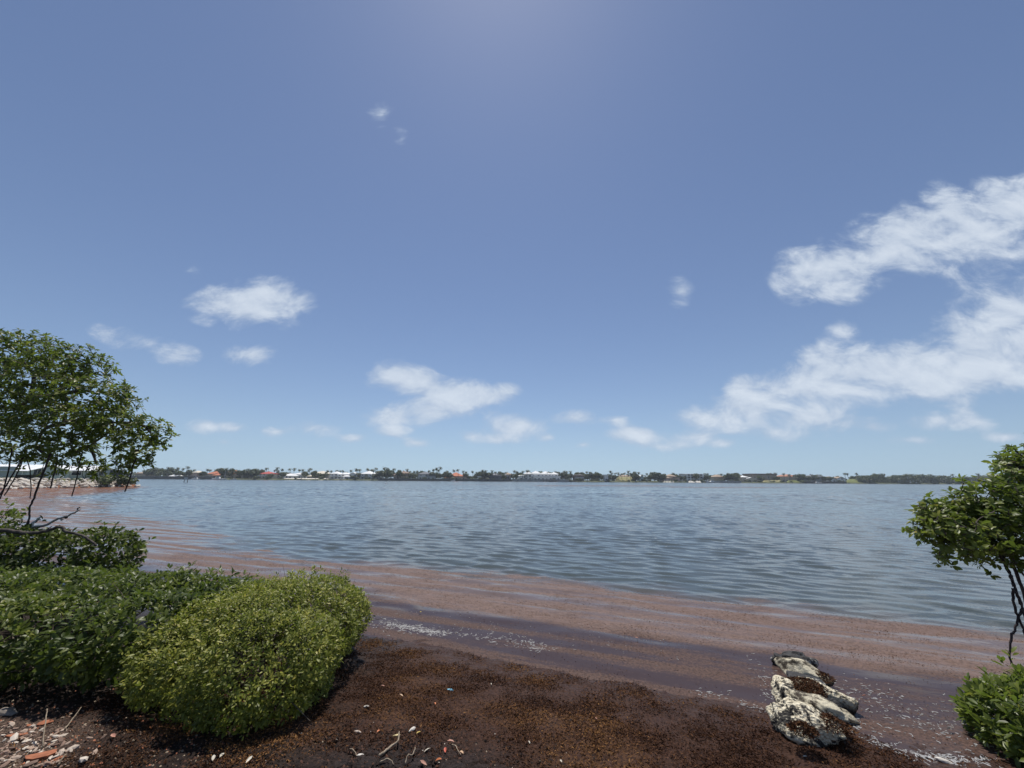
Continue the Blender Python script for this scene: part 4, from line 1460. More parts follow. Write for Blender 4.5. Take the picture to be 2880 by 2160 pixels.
warehouse('nearer long grey warehouse with a white metal roof and a roller door', 71, 79, 192, 90, 1323, 1307.5, 30, M['siding'],
          [('roller_door', 1.6, 5.6, 0, 2.5), ('downpipe', .5, 0, 0, 0), ('downpipe', 6.3, 0, 0, 0), ('wall_window', 8, 10.5, 1.0, 2.2), ('gable_window', 1.6, 4.4, .7, 2.2), ('gable_window', 7, 8.6, .8, 2.2)])
warehouse('farther olive grey warehouse with a white metal roof seen behind the hanging branches', 262, 96, 315, 104, 1322.5, 1310.5, 26, M['siding2'],
          [('downpipe', .4, 0, 0, 0), ('downpipe', 5.5, 0, 0, 0), ('wall_window', 7, 9, .9, 2.1), ('wall_window', 2.2, 4.0, .9, 2.1), ('gable_window', 2.0, 4.0, 1.0, 2.2)])
# things around the warehouses
p = at_y(322, 1349, 101)
root = empty('container', (p[0] + .5, p[1], HZ), .5)
tag(root, 'dark blue grey steel container at the right end of the farther warehouse', 'container')
MB().box(-1.2, 1.2, -1.2, 1.2, 0, 2.3, M['darkhull']).build('box', root)
for k in range(7):
    MB().box(-1.05 + k * .32, -.9 + k * .32, -1.25, -1.2, .1, 2.2, M['darkhull']).build('rib', root)
p = at_y(317, 1346, 110)
root = empty('light_pole', (p[0], p[1], HZ))
tag(root, 'thin pole with a dark box on top behind the farther warehouse', 'pole')
MB().tube([(0, 0, 0), (0, 0, 4.0)], .07, M['metal'], 6).build('pole', root)
MB().box(-.35, .35, -.35, .35, 3.95, 4.9, M['darkhull']).build('lamp_box', root)
p = at_y(86, 1351.5, 76.5)
root = empty('boat_on_trailer', (p[0], p[1], HZ), .35)
tag(root, 'small dark boat on a trailer parked beside the nearer warehouse', 'boat trailer')
V, Fc = [], []
for x, w_, t_ in ((-1.9, .7, .9), (-.6, .8, .9), (.7, .7, 1.0), (1.9, .05, 1.25)):
    V += [(x, -w_, t_), (x, -w_ * .6, .45), (x, w_ * .6, .45), (x, w_, t_)]
for i in range(3):
    for k in range(3):
        Fc.append((i * 4 + k, i * 4 + 4 + k, i * 4 + 5 + k, i * 4 + 1 + k))
    Fc.append((i * 4 + 3, i * 4 + 7, i * 4 + 4, i * 4))
Fc.append((0, 1, 2, 3))
MB().add(V, Fc, M['darkhull']).build('hull', root)
MB().box(-1.6, 2.6, -.06, .06, .3, .44, M['metal']).build('trailer_frame', root)
for s in (-.75, .75):
    MB().tube([(-.5, s - .09, .28), (-.5, s + .09, .28)], .28, M['darkhull'], 12).build('wheel', root)
for px, py, Y, lab in ((142, 1349.5, 80, 'white barrel standing beside the nearer warehouse'), (170, 1352, 78.5, 'white drum standing on the crest of the rock bank')):
    p = at_y(px, py, Y)
    o = MB().tube([(0, 0, 0), (0, 0, .04), (0, 0, .45), (0, 0, .9), (0, 0, .95)], [.27, .3, .33, .3, .27], M['gelcoat'], 12).build('barrel', loc=(p[0], p[1], HZ))
    tag(o, lab, 'barrel', 'white barrels on the headland')
# trees behind the warehouses
for px, top, Y, lab in ((338, 1317, 118, 'small rounded tree just right of the farther warehouse'), (352, 1323, 125, 'low leafy tree at the water behind the headland tip'), (185, 1308, 125, 'dark tree behind the gap between the two warehouses'), (5, 1306, 120, 'dark tree behind the nearer warehouse at the picture edge')):
    z = far_zpx(px, top, Y)
    s = (z - HZ) / 8.6
    x = far_x(px, Y)
    put_tree('broadleaf_tree', BROAD[int(px) % 5], (x, Y, HZ - .2), px, (s * .9, s * .9, s), lab, 'tree', 'trees behind the warehouses')

# ------------------------------------------------------------------ foliage
def leaf_template(ratio, fold=.16, curl=.18):
    """unit leaf along +y, upper face +z"""
    w = ratio / 2
    V = np.array([(0, 0, 0), (-w * .80, .30, fold * w), (0, .30, -.02), (w * .80, .30, fold * w), (-w * .92, .68, fold * w - curl * .35), (0, .70, -.02 - curl * .35), (w * .92, .68, fold * w - curl * .35), (0, 1, -curl)])
    T = np.array([(0, 3, 2), (0, 2, 1), (2, 3, 6), (2, 6, 5), (1, 2, 5), (1, 5, 4), (5, 6, 7), (4, 5, 7)])
    return V, T


def unit(a):
    return a / np.maximum(np.linalg.norm(a, axis=-1, keepdims=True), 1e-9)


def rosettes(tips, axes, nleaf, L, r, spread=(35, 75), jit=.35, gap=.06):
    """leaves round each twig tip; returns base points, directions, normals, lengths"""
    n = len(tips)
    k = nleaf
    ax = np.repeat(unit(axes), k, 0)
    ref = unit(r.normal(size=(n, 3)))
    u = unit(np.cross(unit(axes), ref))
    v = np.cross(unit(axes), u)
    ph = (np.tile(np.arange(k), n) * 2.4 + np.repeat(r.uniform(0, 6.28, n), k) + r.normal(0, .3, n * k))
    rad = np.repeat(u, k, 0) * np.cos(ph)[:, None] + np.repeat(v, k, 0) * np.sin(ph)[:, None]
    th = np.radians(r.uniform(spread[0], spread[1], n * k))[:, None]
    d = unit(ax * np.cos(th) + rad * np.sin(th) + r.normal(size=(n * k, 3)) * jit * .5)
    nn = ax * np.sin(th) - rad * np.cos(th) + r.normal(size=(n * k, 3)) * jit
    nn = unit(nn - d * (nn * d).sum(1, keepdims=True))
    flip = nn[:, 2] < -.2
    nn[flip] *= -1
    ln = L * r.uniform(.62, 1.25, n * k)
    base = np.repeat(tips, k, 0) - ax * (r.uniform(0, 1, n * k)[:, None] * gap) + d * .01
    return base, d, nn, ln


def leaves_mesh(name, base, d, nn, ln, tint, tmpl, mat):
    V, T = tmpl
    s = np.cross(d, nn)
    W = base[:, None, :] + ln[:, None, None] * (V[None, :, 0:1] * s[:, None, :] + V[None, :, 1:2] * d[:, None, :] + V[None, :, 2:3] * nn[:, None, :])
    n = len(base)
    idx = (np.arange(n)[:, None, None] * len(V) + T[None]).reshape(-1, 3)
    return mesh_np(name, W.reshape(-1, 3), [idx], mat, {'tint': np.repeat(tint, len(V))}, True)


def to_px(p):
    q = p - np.array([0, 0, H])
    z = q[:, 1] * math.cos(PITCH) + q[:, 2] * math.sin(PITCH)
    b = -q[:, 1] * math.sin(PITCH) + q[:, 2] * math.cos(PITCH)
    z = np.where(z > .05, z, .05)
    a, b = q[:, 0] / z, b / z
    c, s = math.cos(ROLL), math.sin(ROLL)
    return np.stack([1440 + F * (a * c + b * s), 1080 - F * (-a * s + b * c)], 1)


def foliage(root, base, d, nn, ln, tint, tmpl, mat, outer=None, nsingle=300, foliage_name='foliage'):
    """the leaves that show largest become single parts, the rest one mass"""
    px = to_px(base + d * ln[:, None] * .5)
    view = base - np.array([0, 0, H])
    dist = np.linalg.norm(view, axis=1)
    face = np.abs((unit(view) * nn).sum(1))
    sc = ln / dist * (.25 + face)
    if outer is not None:
        sc = sc * outer
    ok = (px[:, 0] > 8) & (px[:, 0] < 2872) & (px[:, 1] > 8) & (px[:, 1] < 2152)
    sc = np.where(ok, sc, -1)
    o = np.argsort(-sc)
    single = o[:nsingle]
    single = single[sc[single] > 0]
    rest = np.setdiff1d(np.arange(len(base)), single)
    off = np.array(root.location)
    fm = link(foliage_name, leaves_mesh(foliage_name, base[rest] - off, d[rest], nn[rest], ln[rest], tint[rest], tmpl, mat), root)
    fm['kind'] = 'stuff'
    V, T = tmpl
    lib = []
    for t in (.15, .35, .5, .65, .8, .95):
        lib.append((t, mesh_np('leaf', V, [T], mat, {'tint': np.full(len(V), t)}, True)))
    s = np.cross(d, nn)
    for i in single:
        me = min(lib, key=lambda q: abs(q[0] - tint[i]))[1]
        ob = bpy.data.objects.new('leaf', me)
        COL.objects.link(ob)
        ob.parent = root
        m = Matrix(((s[i, 0], d[i, 0], nn[i, 0], base[i, 0] - off[0]), (s[i, 1], d[i, 1], nn[i, 1], base[i, 1] - off[1]), (s[i, 2], d[i, 2], nn[i, 2], base[i, 2] - off[2]), (0, 0, 0, 1)))
        ob.matrix_local = m @ Matrix.Diagonal((ln[i], ln[i], ln[i], 1))
    return len(single)


def ell_surface(E, n, r, shell=1.0, zmin=.05, bump=.10, bfreq=2.2, top=0.0):
    """points on the outside of a union of ellipsoids, with an uneven surface"""
    E = np.array(E, float)
    area = (E[:, 3] * E[:, 4] + E[:, 4] * E[:, 5] + E[:, 3] * E[:, 5])
    out_p, out_n = [], []
    got = 0
    while got < n:
        k = r.choice(len(E), 4 * n, p=area / area.sum())
        d = unit(r.normal(size=(4 * n, 3)))
        p = E[k, :3] + d * E[k, 3:6] * shell
        q = ((p[:, None, :] - E[None, :, :3]) / (E[None, :, 3:6] * shell)) ** 2
        ins = (q.sum(2) < .985).sum(1)
        nn = unit(d / E[k, 3:6])
        w = fbm(p[:, 0] * bfreq + p[:, 2] * 1.3, p[:, 1] * bfreq - p[:, 2], 3)
        p = p + nn * (w * bump)[:, None] * E[k, 3:6].mean(1)[:, None]
        ok = (ins == 0) & (p[:, 2] > zmin)
        if top:
            ok &= r.uniform(size=len(p)) < np.clip(.35 + nn[:, 2] + top, 0, 1)
        out_p.append(p[ok])
        out_n.append(nn[ok])
        got += ok.sum()
    return np.concatenate(out_p)[:n], np.concatenate(out_n)[:n]


def stems(root, centre, tips, n, r, mat, rad=.012, spread=.25, name='stem', base_z=None):
    """bare stems from the ground to the foliage"""
    off = Vector(root.location)
    for k in range(n):
        a = tips[r.integers(len(tips))]
        b = np.array([centre[0] + (a[0] - centre[0]) * spread + r.normal(0, .05), centre[1] + (a[1] - centre[1]) * spread + r.normal(0, .05), 0])
        b[2] = (ground_z(b[0], b[1]) if base_z is None else base_z) - .06
        m = (a * .45 + b * .55) + np.array([r.normal(0, .06), r.normal(0, .06), -.04])
        pts = spline([b, m, a], 5)
        mb = MB().tube([p - off for p in pts], list(np.linspace(rad, rad * .35, len(pts))), mat, 5)
        # side twigs
        for q in range(3):
            i = r.integers(4, len(pts) - 1)
            e = pts[i] + Vector(r.normal(0, .14, 3)) + Vector((0, 0, .06))
            mb.tube([pts[i] - off, (pts[i] + e) / 2 - off + Vector(r.normal(0, .015, 3)), e - off], [rad * .4, rad * .3, rad * .15], mat, 4)
        mb.build(name, root)


def bush(name, label, cat, E, ntips, nleaf, L, ratio, mat, seed, tint_mu=.5, tint_sd=.2, zmin=.1, shells=((1.0, .55), (.86, .28), (.70, .17)), bump=.10, bfreq=2.2, up=.55, spread=(30, 75), nst=14, group=None, base_z=None, yellow=.01, patchy=.25):
    r = np.random.default_rng(seed)
    E0 = np.array(E, float)
    c = E0[:, :3].mean(0)
    g0 = ground_z(c[0], c[1]) if base_z is None else base_z
    root = empty(name, (c[0], c[1], g0))
    tag(root, label, cat, group)
    B, D, N, Ln, T, O = [], [], [], [], [], []
    alltips = None
    for sh, fr in shells:
        p, nn = ell_surface(E, int(ntips * fr), r, sh, zmin, bump, bfreq)
        if sh > .8:                 # thin spots where the twigs and the dark inside show
            hole = fbm(p[:, 0] * 3.1 + 7, p[:, 1] * 3.1 + p[:, 2] * 2.0, 3)
            keep = (hole > -.30) | (r.uniform(size=len(p)) < .25)
            p, nn = p[keep], nn[keep]
        if sh == 1.0:               # a few shoots stand clear of the rest
            far = r.uniform(size=len(p)) < .06
            p = p + nn * (far * r.uniform(.3, 1.5, len(p)) * L)[:, None] + np.array([0, 0, 1.0]) * (far * r.uniform(.2, 1.2, len(p)) * L)[:, None]
        ax = unit(nn + np.array([0, 0, up]) + r.normal(size=p.shape) * .28)
        b, d, n_, ln = rosettes(p, ax, nleaf, L, r, spread)
        # colour differs from shoot to shoot and in drifts over the bush
        drift = patchy * fbm(p[:, 0] * 1.7 + 3, p[:, 1] * 1.7 + p[:, 2], 3)
        t = np.repeat(r.normal(tint_mu, tint_sd * .7, len(p)) + drift, nleaf) + r.normal(0, tint_sd * .6, len(b))
        t = np.clip(t, 0, .955)
        t = np.where(r.uniform(size=len(t)) < yellow, r.uniform(.965, 1.0, len(t)), t)
        B.append(b), D.append(d), N.append(n_), Ln.append(ln), T.append(t)
        O.append(np.full(len(b), 1.0 if sh == 1.0 else .05))
        if alltips is None:
            alltips = p
    foliage(root, np.concatenate(B), np.concatenate(D), np.concatenate(N), np.concatenate(Ln), np.concatenate(T), leaf_template(ratio), mat, np.concatenate(O))
    stems(root, c, alltips * .93 + c * .07, nst, r, M['twig'], base_z=base_z)
    return root


bush('bright_bush', 'rounded bright yellow-green bush with small leaves in the middle of the foreground', 'bush',
     [(-2.36, 4.42, .50, .79, 1.12, .44), (-2.12, 3.78, .50, .62, .62, .36), (-2.84, 4.22, .55, .48, .50, .30), (-1.98, 3.50, .44, .42, .38, .28), (-2.75, 4.70, .50, .52, .65, .38), (-2.72, 3.62, .42, .20, .16, .11), (-2.50, 3.62, .46, .28, .28, .20), (-2.90, 3.88, .52, .36, .36, .25), (-2.75, 3.66, .46, .34, .32, .2), (-2.20, 3.85, .20, .62, .58, .24), (-2.45, 4.5, .2, .7, .9, .3)],
     9000, 6, .037, .40, M['leaf_bright'], 11, .50, .24, .08, bump=.17, bfreq=3.4, nst=34, yellow=.012)
bush('dark_bush', 'broad dark green bush with larger glossy leaves behind the bright bush', 'bush',
     [(-4.3, 4.85, .30, 1.20, 1.10, .58), (-5.5, 4.9, .30, 1.5, 1.2, .60), (-6.9, 4.6, .30, 1.4, 1.2, .56), (-3.55, 4.95, .30, .62, .75, .52), (-4.6, 4.0, .56, .9, .62, .30), (-3.6, 4.15, .56, .6, .62, .30), (-5.6, 4.0, .55, 1.1, .7, .30)],
     6000, 6, .063, .46, M['leaf_dark'], 12, .52, .22, .30, bump=.09, bfreq=1.7, nst=30, yellow=.008, patchy=.40)
hz = [at_y(px, py, Y) for px, py, Y in ((292, 1568, 7.6), (210, 1576, 7.5), (105, 1584, 7.4), (-20, 1580, 7.4), (-190, 1575, 7.2))]
bush('hedge_bush', 'dark clipped-looking mangrove shrub at the water behind the dark bush', 'bush',
     [(*hz[0], .50, .55, .47), (*hz[1], .72, .65, .50), (*hz[2], .85, .75, .55), (*hz[3], .95, .8, .58), (*hz[4], 1.2, .8, .6)],
     2500, 6, .085, .50, M['leaf_dark'], 13, .42, .2, .12, bump=.10, bfreq=1.9, nst=18, base_z=-.05, yellow=.01)
bush('corner_bush', 'leafy green bush with long glossy leaves cut by the lower right corner', 'bush',
     [(4.36, 3.30, .10, .68, .76, .38), (5.1, 3.1, .15, .75, .8, .47), (4.1, 2.85, .1, .5, .5, .38)],
     2900, 6, .074, .38, M['leaf_mangrove'], 14, .50, .2, .04, bump=.12, bfreq=2.4, nst=14, up=.6, spread=(20, 72), yellow=.01)
sp = at_y(18, 1452, 9.5)
bush('sapling', 'small mangrove sapling at the left picture edge above the hedge', 'sapling', [(sp[0] - .1, sp[1], sp[2] - .05, .30, .3, .22), (sp[0] - .45, sp[1], sp[2] - .1, .35, .3, .3)],
     90, 6, .09, .5, M['leaf_mangrove'], 15, .4, .2, .1, shells=((1, 1.0),), nst=4, base_z=-.05)


# ------------------------------------------------------------------ mangrove trees
def mangrove(name, label, blobs, Y, ntips, L, seed, trunk_pts, limb_targets, roots, nleaf=8, depth=.55, ratio=.44, extra=()):
    """blobs: (px, py, rx px, ry px, dY) of the crown's leafy masses, at their own distances"""
    r = np.random.default_rng(seed)
    E = []
    for (px, py, rx, ry, dy) in blobs:
        y = Y + dy
        c = at_y(px, py, y)
        k = (y * math.cos(PITCH) + (c[2] - H) * math.sin(PITCH)) / F
        E.append((c[0], c[1], c[2], rx * k, max(rx, ry) * k * depth * 1.6, ry * k))
    E += list(extra)
    E = np.array(E)
    tb = Vector(trunk_pts[0])
    root = empty(name, tb)
    tag(root, label, 'tree', 'mangrove trees on the near shore')
    vol = E[:, 3] * E[:, 4] * E[:, 5]
    w = vol ** .75
    k = r.choice(len(E), ntips, p=w / w.sum())
    d = unit(r.normal(size=(ntips, 3)))
    rad = r.uniform(.30, 1.0, ntips) ** .55
    tips = E[k, :3] + d * rad[:, None] * E[k, 3:6]
    tips += .05 * r.normal(size=tips.shape)
    ax = unit(d * .7 + np.array([0, 0, .75]) + r.normal(size=tips.shape) * .35)
    b, dd, nn, ln = rosettes(tips, ax, nleaf, L, r, (40, 95), .30, .05)
    drift = .22 * fbm(tips[:, 0] * 1.1 + 3, tips[:, 2] * 1.1 + tips[:, 1], 3)
    t = np.clip(np.repeat(r.normal(.50, .16, ntips) + drift, nleaf) + r.normal(0, .12, len(b)), 0, .955)
    t = np.where(r.uniform(size=len(t)) < .006, 1.0, t)
    foliage(root, b, dd, nn, ln, t, leaf_template(ratio, .2, .22), M['leaf_mangrove'], foliage_name='crown')
    # trunk and limbs
    P = [Vector(p) - tb for p in spline(trunk_pts, 5)]
    MB().tube(P, list(np.linspace(.13, .075, len(P))), M['bark'], 9).build('trunk', root, True)
    nodes = [np.array(p) for p in spline(trunk_pts, 5)][3:]
    for tg in limb_targets:
        tg = np.array(tg)
        s = min(nodes, key=lambda q: np.linalg.norm(q - tg) + .6 * max(0, q[2] - tg[2]))
        mid = s * .5 + tg * .5 + np.array([r.normal(0, .12), r.normal(0, .12), .12])
        pts = spline([s, mid, tg], 6)
        MB().tube([p - tb for p in pts], list(np.linspace(.055, .016, len(pts))), M['bark'], 6).build('limb', root, True)
        nodes += [np.array(p) for p in pts[2:]]
    # one twig to every leaf rosette, joined
    N = np.array(nodes)
    tw = MB()
    grow = N.copy()
    o = np.argsort(np.min(np.linalg.norm(tips[:, None] - N[None], axis=2), axis=1))
    new = []
    for i in o:
        p = tips[i]
        G = grow if not new else np.concatenate([grow, np.array(new)])
        dist = np.linalg.norm(G - p, axis=1)
        j = int(dist.argmin())
        a = G[j]
        m = (a + p) / 2 + np.array([0, 0, -.06 * dist[j]]) + r.normal(0, .02, 3)
        th = .004 + .006 * min(1, dist[j])
        tw.tube([a - np.array(tb), m - np.array(tb), p - np.array(tb)], [th * 1.5, th, .003], M['twig'] if seed % 2 else M['bark'], 4, False)
        new.append(p)
        if dist[j] > .3:
            new.append(m)
    tw_o = tw.build('twigs', root)
    tw_o['kind'] = 'stuff'
    # prop roots hang from the limbs
    for rt in roots:
        pts = spline(rt[0], 5, .006)
        MB().tube([p - tb for p in pts], list(np.linspace(rt[1] * .8, rt[1] * .6, len(pts))), M['root'], 7).build('prop_root', root, True)
    return root


LT = [(40, 985, 120, 58, .2), (185, 1010, 105, 52, 0), (262, 1040, 60, 45, .2), (100, 1075, 130, 60, -.2), (235, 1115, 120, 65, -.4), (325, 1120, 60, 55, .1), (60, 1160, 120, 60, .3), (180, 1185, 125, 55, -.3), (335, 1185, 95, 52, -.2),
      (420, 1205, 58, 42, 0), (455, 1252, 36, 34, 0), (390, 1262, 70, 36, -.1), (290, 1240, 85, 34, .2), (170, 1255, 90, 36, -.1), (50, 1245, 90, 40, .2), (90, 1290, 60, 20, 0), (215, 1295, 60, 24, .1), (340, 1295, 40, 22, .1), (150, 1322, 36, 22, 0), (268, 1322, 30, 26, .1),
      (355, 1318, 22, 20, 0), (400, 1297, 30, 18, 0), (10, 942, 30, 16, .3), (-120, 1030, 150, 110, .2), (-330, 1080, 160, 150, .4), (-160, 1200, 160, 80, 0), (-520, 1120, 150, 140, .6)]


def R_(pts, Y):
    return [tuple(at_y(px, py, Y + (q[0] if q else 0))) for px, py, *q in pts]


YL = 9.0
lroots = [
    (R_([(34, 1262), (31, 1285), (16, 1356), (0, 1404)], YL), .020),
    (R_([(72, 1262), (65, 1287), (42, 1323), (12, 1373), (-6, 1398)], YL - .2), .020),
    (R_([(74, 1258), (66, 1288), (52, 1323), (27, 1369), (12, 1394)], YL), .018),
    (R_([(68, 1262), (74, 1286), (84, 1323), (87, 1373), (85, 1402)], YL + .2), .014),
    (R_([(142, 1270), (129, 1311), (114, 1348), (98, 1394), (83, 1431), (80, 1466), (52, 1510), (36, 1560), (24, 1625)], YL - .5), .024),
    (R_([(80, 1462), (82, 1482), (84, 1500)], YL - .5), .016),
    (R_([(160, 1285), (158, 1309), (146, 1356), (143, 1373)], YL), .021),
    (R_([(232, 1270), (222, 1309), (216, 1344), (202, 1396)], YL + .1), .017),
    (R_([(384, 1285), (374, 1309), (368, 1334), (351, 1383)], YL), .021),
    (R_([(2, 1296), (12, 1306), (26, 1288)], YL), .009),
    (R_([(236, 1318), (231, 1334), (238, 1345), (243, 1322)], YL), .007)]
tl = [tuple(at_y(px, py, YL + .2)) for px, py in ((-560, 1480), (-470, 1330), (-380, 1230), (-250, 1180), (-100, 1150))]
ltg = [tuple(at_y(px, py, YL + .1)) for px, py in ((40, 1150), (150, 1110), (60, 1010), (190, 1020), (280, 1110), (180, 1190), (330, 1190), (430, 1225), (390, 1270), (250, 1255), (100, 1255), (150, 1300), (270, 1300), (-200, 1030), (-350, 1060), (360, 1300))]
mangrove('mangrove_tree', 'large mangrove tree leaning in from the left with prop roots dangling over the water', LT, YL, 3900, .100, 21, tl, ltg, lroots, 8)
RT = [(2640, 1455, 62, 50, 0), (2600, 1490, 42, 34, .1), (2700, 1490, 90, 66, -.2), (2685, 1430, 70, 42, .1), (2760, 1420, 80, 50, 0), (2850, 1300, 46, 40, .1), (2868, 1345, 60, 50, 0), (2800, 1400, 90, 60, -.1), (2790, 1480, 100, 60, .1), (2860, 1470, 90, 90, -.2), (2690, 1540, 66, 34, 0), (2800, 1555, 60, 30, .1),
      (2860, 1560, 50, 36, 0), (2960, 1330, 110, 90, .2), (3000, 1470, 130, 100, 0), (3140, 1380, 140, 120, .3), (2770, 1585, 22, 16, 0), (3020, 1260, 90, 60, .3)]
YR = 5.0
rroots = [
    (R_([(2790, 1500, .1), (2812, 1562, .1), (2838, 1610, .05), (2855, 1655), (2875, 1710), (2900, 1790, -.1)], YR), .021),
    (R_([(2824, 1560, .1), (2832, 1600, .05), (2850, 1650)], YR), .016),
    (R_([(2848, 1654), (2852, 1700), (2866, 1740), (2880, 1775), (2898, 1830, -.1)], YR), .017),
    (R_([(2856, 1655), (2874, 1705, -.05), (2890, 1740, -.1)], YR), .014),
    (R_([(2836, 1490, .1), (2848, 1580, .1), (2868, 1640, .1), (2885, 1690, .1), (2910, 1780, .1)], YR), .024),
    (R_([(2850, 1575, .1), (2870, 1605, .1), (2890, 1635, .1), (2930, 1740, .1)], YR), .016),
    (R_([(2876, 1712), (2864, 1740), (2856, 1765), (2850, 1782)], YR), .016),
    (R_([(2850, 1782), (2844, 1786), (2841, 1830), (2846, 1880)], YR), .015)]
tr_ = [tuple(at_y(px, py, YR + .1)) for px, py in ((3080, 1860), (3060, 1650), (3030, 1520), (2990, 1420), (2950, 1360))]
rtg = [tuple(at_y(px, py, YR + .05)) for px, py in ((2860, 1480), (2780, 1500), (2700, 1500), (2640, 1470), (2760, 1430), (2870, 1350), (2860, 1300), (2690, 1540), (2800, 1550), (3100, 1380), (3020, 1280))]
mangrove('mangrove_tree', 'small mangrove tree leaning in from the right on thin dark prop roots', RT, YR, 1500, .076, 22, tr_, rtg, rroots, 8, ratio=.50)

# bare dead wood over the hedge
def branch(name, label, cat, parts, mat, Y):
    root = None
    for nm, pts, r0, r1, m in parts:
        P = spline(R_(pts, Y), 4, .008)
        if root is None:
            root = empty(name, P[0])
            tag(root, label, cat)
        MB().tube([p - root.location for p in P], list(np.linspace(r0, r1, len(P))), m, 7).build(nm, root, True)
    return root


branch('driftwood', 'bleached dead branch reaching up over the water above the hedge', 'driftwood',
       [('stem', [(60, 1500), (87, 1483), (124, 1479), (166, 1458), (193, 1450), (225, 1433)], .028, .014, M['driftwood']),
        ('stub', [(166, 1458), (174, 1462), (178, 1460)], .014, .008, M['driftwood']), ('stub', [(184, 1452), (187, 1456), (190, 1451)], .022, .014, M['bark']),
        ('stub', [(218, 1436), (220, 1429), (224, 1428)], .012, .010, M['bark']),
        ('broken_stub', [(85, 1482), (94, 1470), (100, 1466), (115, 1453)], .030, .012, plain('white_wood', (.66, .64, .60), .8, .1, 12)),
        ('twig', [(100, 1470), (108, 1462), (113, 1455)], .008, .006, M['bark'])], None, 7.9)
branch('bare_branch', 'grey bare branch lying along the top of the hedge and dipping into it', 'branch',
       [('stem', [(-60, 1494), (0, 1491), (39, 1495), (87, 1500), (131, 1493), (170, 1481), (185, 1495), (232, 1506), (251, 1520), (270, 1535)], .036, .016, M['bark']),
        ('twig', [(120, 1496), (135, 1488), (146, 1480)], .010, .006, M['bark'])], None, 7.1)

# ------------------------------------------------------------------ rocks running into the water
t = NT('crusted_rock')
p = t.pos(world=False)
n1 = t.noise(p, 7, 6, .68, .3)
n2 = t.noise(p, 26, 5, .7)
v = t.node('ShaderNodeTexVoronoi', {'Vector': p, 'Scale': 42.0}).outputs['Distance']
crust = t.math('ADD', n1, t.math('MULTIPLY', t.math('SUBTRACT', n2, .5), .75))
cf = t.rng(crust, .41, .50)
c = t.mix(t.rng(n2, .3, .7), (.44, .37, .24), (.80, .73, .56))
c = t.mix(cf, (.030, .027, .024), c)
# algae and wet stain at the waterline, carried higher as painted underside shade
z = t.node('ShaderNodeSeparateXYZ', {0: t.node('ShaderNodeNewGeometry').outputs['Position']}).outputs[2]
zz = t.math('ADD', z, t.math('MULTIPLY', t.math('SUBTRACT', n1, .5), .12))
c = t.mix(t.rng(zz, .12, .05), c, (.024, .020, .018))
M['rock'] = t.done(t.bsdf(color=c, rough=.8, spec=.3, normal=t.bump(t.math('ADD', n2, t.math('MULTIPLY', v, .8)), .9, .03)))
t = NT('dark_rock')
p = t.pos(world=False)
n1 = t.noise(p, 9, 6, .7)
M['rock_dark'] = t.done(t.bsdf(color=t.mix(t.rng(n1, .56, .66), (.022, .020, .019), (.50, .48, .42)), rough=.6, spec=.4, normal=t.bump(n1, .9, .03)))
t = NT('cream_rock')
p = t.pos(world=False)
n1 = t.noise(p, 8, 6, .7)
M['rock_cream'] = t.done(t.bsdf(color=t.mix(t.math('ADD', t.rng(n1, .40, .56), t.math('SUBTRACT', t.noise(p, 40, 5, .7), .55)), (.07, .055, .040), (.80, .72, .53)), rough=.85, spec=.25, normal=t.bump(t.noise(p, 34, 6, .75), 1.0, .03, t.bump(n1, .8, .02))))


def shore_rock(px, py, zc, sx, sy, sz, rot, mat, seed, label, tilt=(0, 0), amp=.30):
    c = at_z(px, py, zc)
    me = rock_mesh('rock', seed, M[mat], 4, sx * .76, sy * .78, sz * .74, amp)
    me.polygons.foreach_set('use_smooth', [True] * len(me.polygons))
    o = link('rock', me, None, (c[0], c[1], zc), (tilt[0], tilt[1], rot))
    tag(o, label, 'rock', 'rocks running out into the water')
    return c


shore_rock(2268, 2038, .14, .40, .27, .17, -.25, 'rock', 501, 'largest front rock with a pale crusted overhanging top and black underside', (-.10, .1))
shore_rock(2240, 2010, .16, .22, .20, .12, .4, 'rock', 502, 'speckled black and white rock on the left shoulder of the largest rock', (.1, -.2))
shore_rock(2296, 1984, .20, .25, .17, .10, -.5, 'rock_cream', 503, 'smooth cream slab on top in the middle of the rock row', (-.2, .15))
shore_rock(2218, 1952, .12, .22, .24, .16, .2, 'rock', 504, 'pale pitted rock on the left edge of the row beside the weed hollow', (0, -.15))
shore_rock(2318, 1952, .10, .32, .13, .12, -.65, 'rock', 505, 'long speckled rock along the right edge of the row', (.1, .15))
shore_rock(2262, 1925, .10, .26, .20, .12, 0, 'rock_dark', 506, 'low rock under a cap of brown weed in the middle of the row')
shore_rock(2238, 1882, .12, .28, .15, .14, -.65, 'rock_cream', 507, 'elongated white rock near the far end of the row', (.1, 0))
shore_rock(2250, 1862, .08, .24, .11, .11, -.25, 'rock_dark', 508, 'black wet rock at the far end of the row')
shore_rock(2191, 1852, .05, .12, .09, .09, .5, 'rock_dark', 509, 'small black and white rock at the far left tip of the row')
shore_rock(2232, 1845, .06, .18, .07, .07, 0, 'rock_dark', 510, 'thin dark rock strip behind the black wet rock')
shore_rock(2364, 2008, .05, .17, .07, .06, -.35, 'rock_cream', 511, 'small pale wedge-shaped stone at the right foot of the row', (0, .2))
shore_rock(2345, 1990, .07, .11, .08, .09, .1, 'rock_dark', 512, 'small black rock beside the pale wedge-shaped stone')
shore_rock(2200, 1925, .05, .13, .10, .08, .3, 'rock', 513, 'small crusted stone at the water left of the pitted rock')
shore_rock(2290, 1908, .07, .20, .10, .09, -.5, 'rock', 514, 'flat speckled stone right of the elongated white rock')

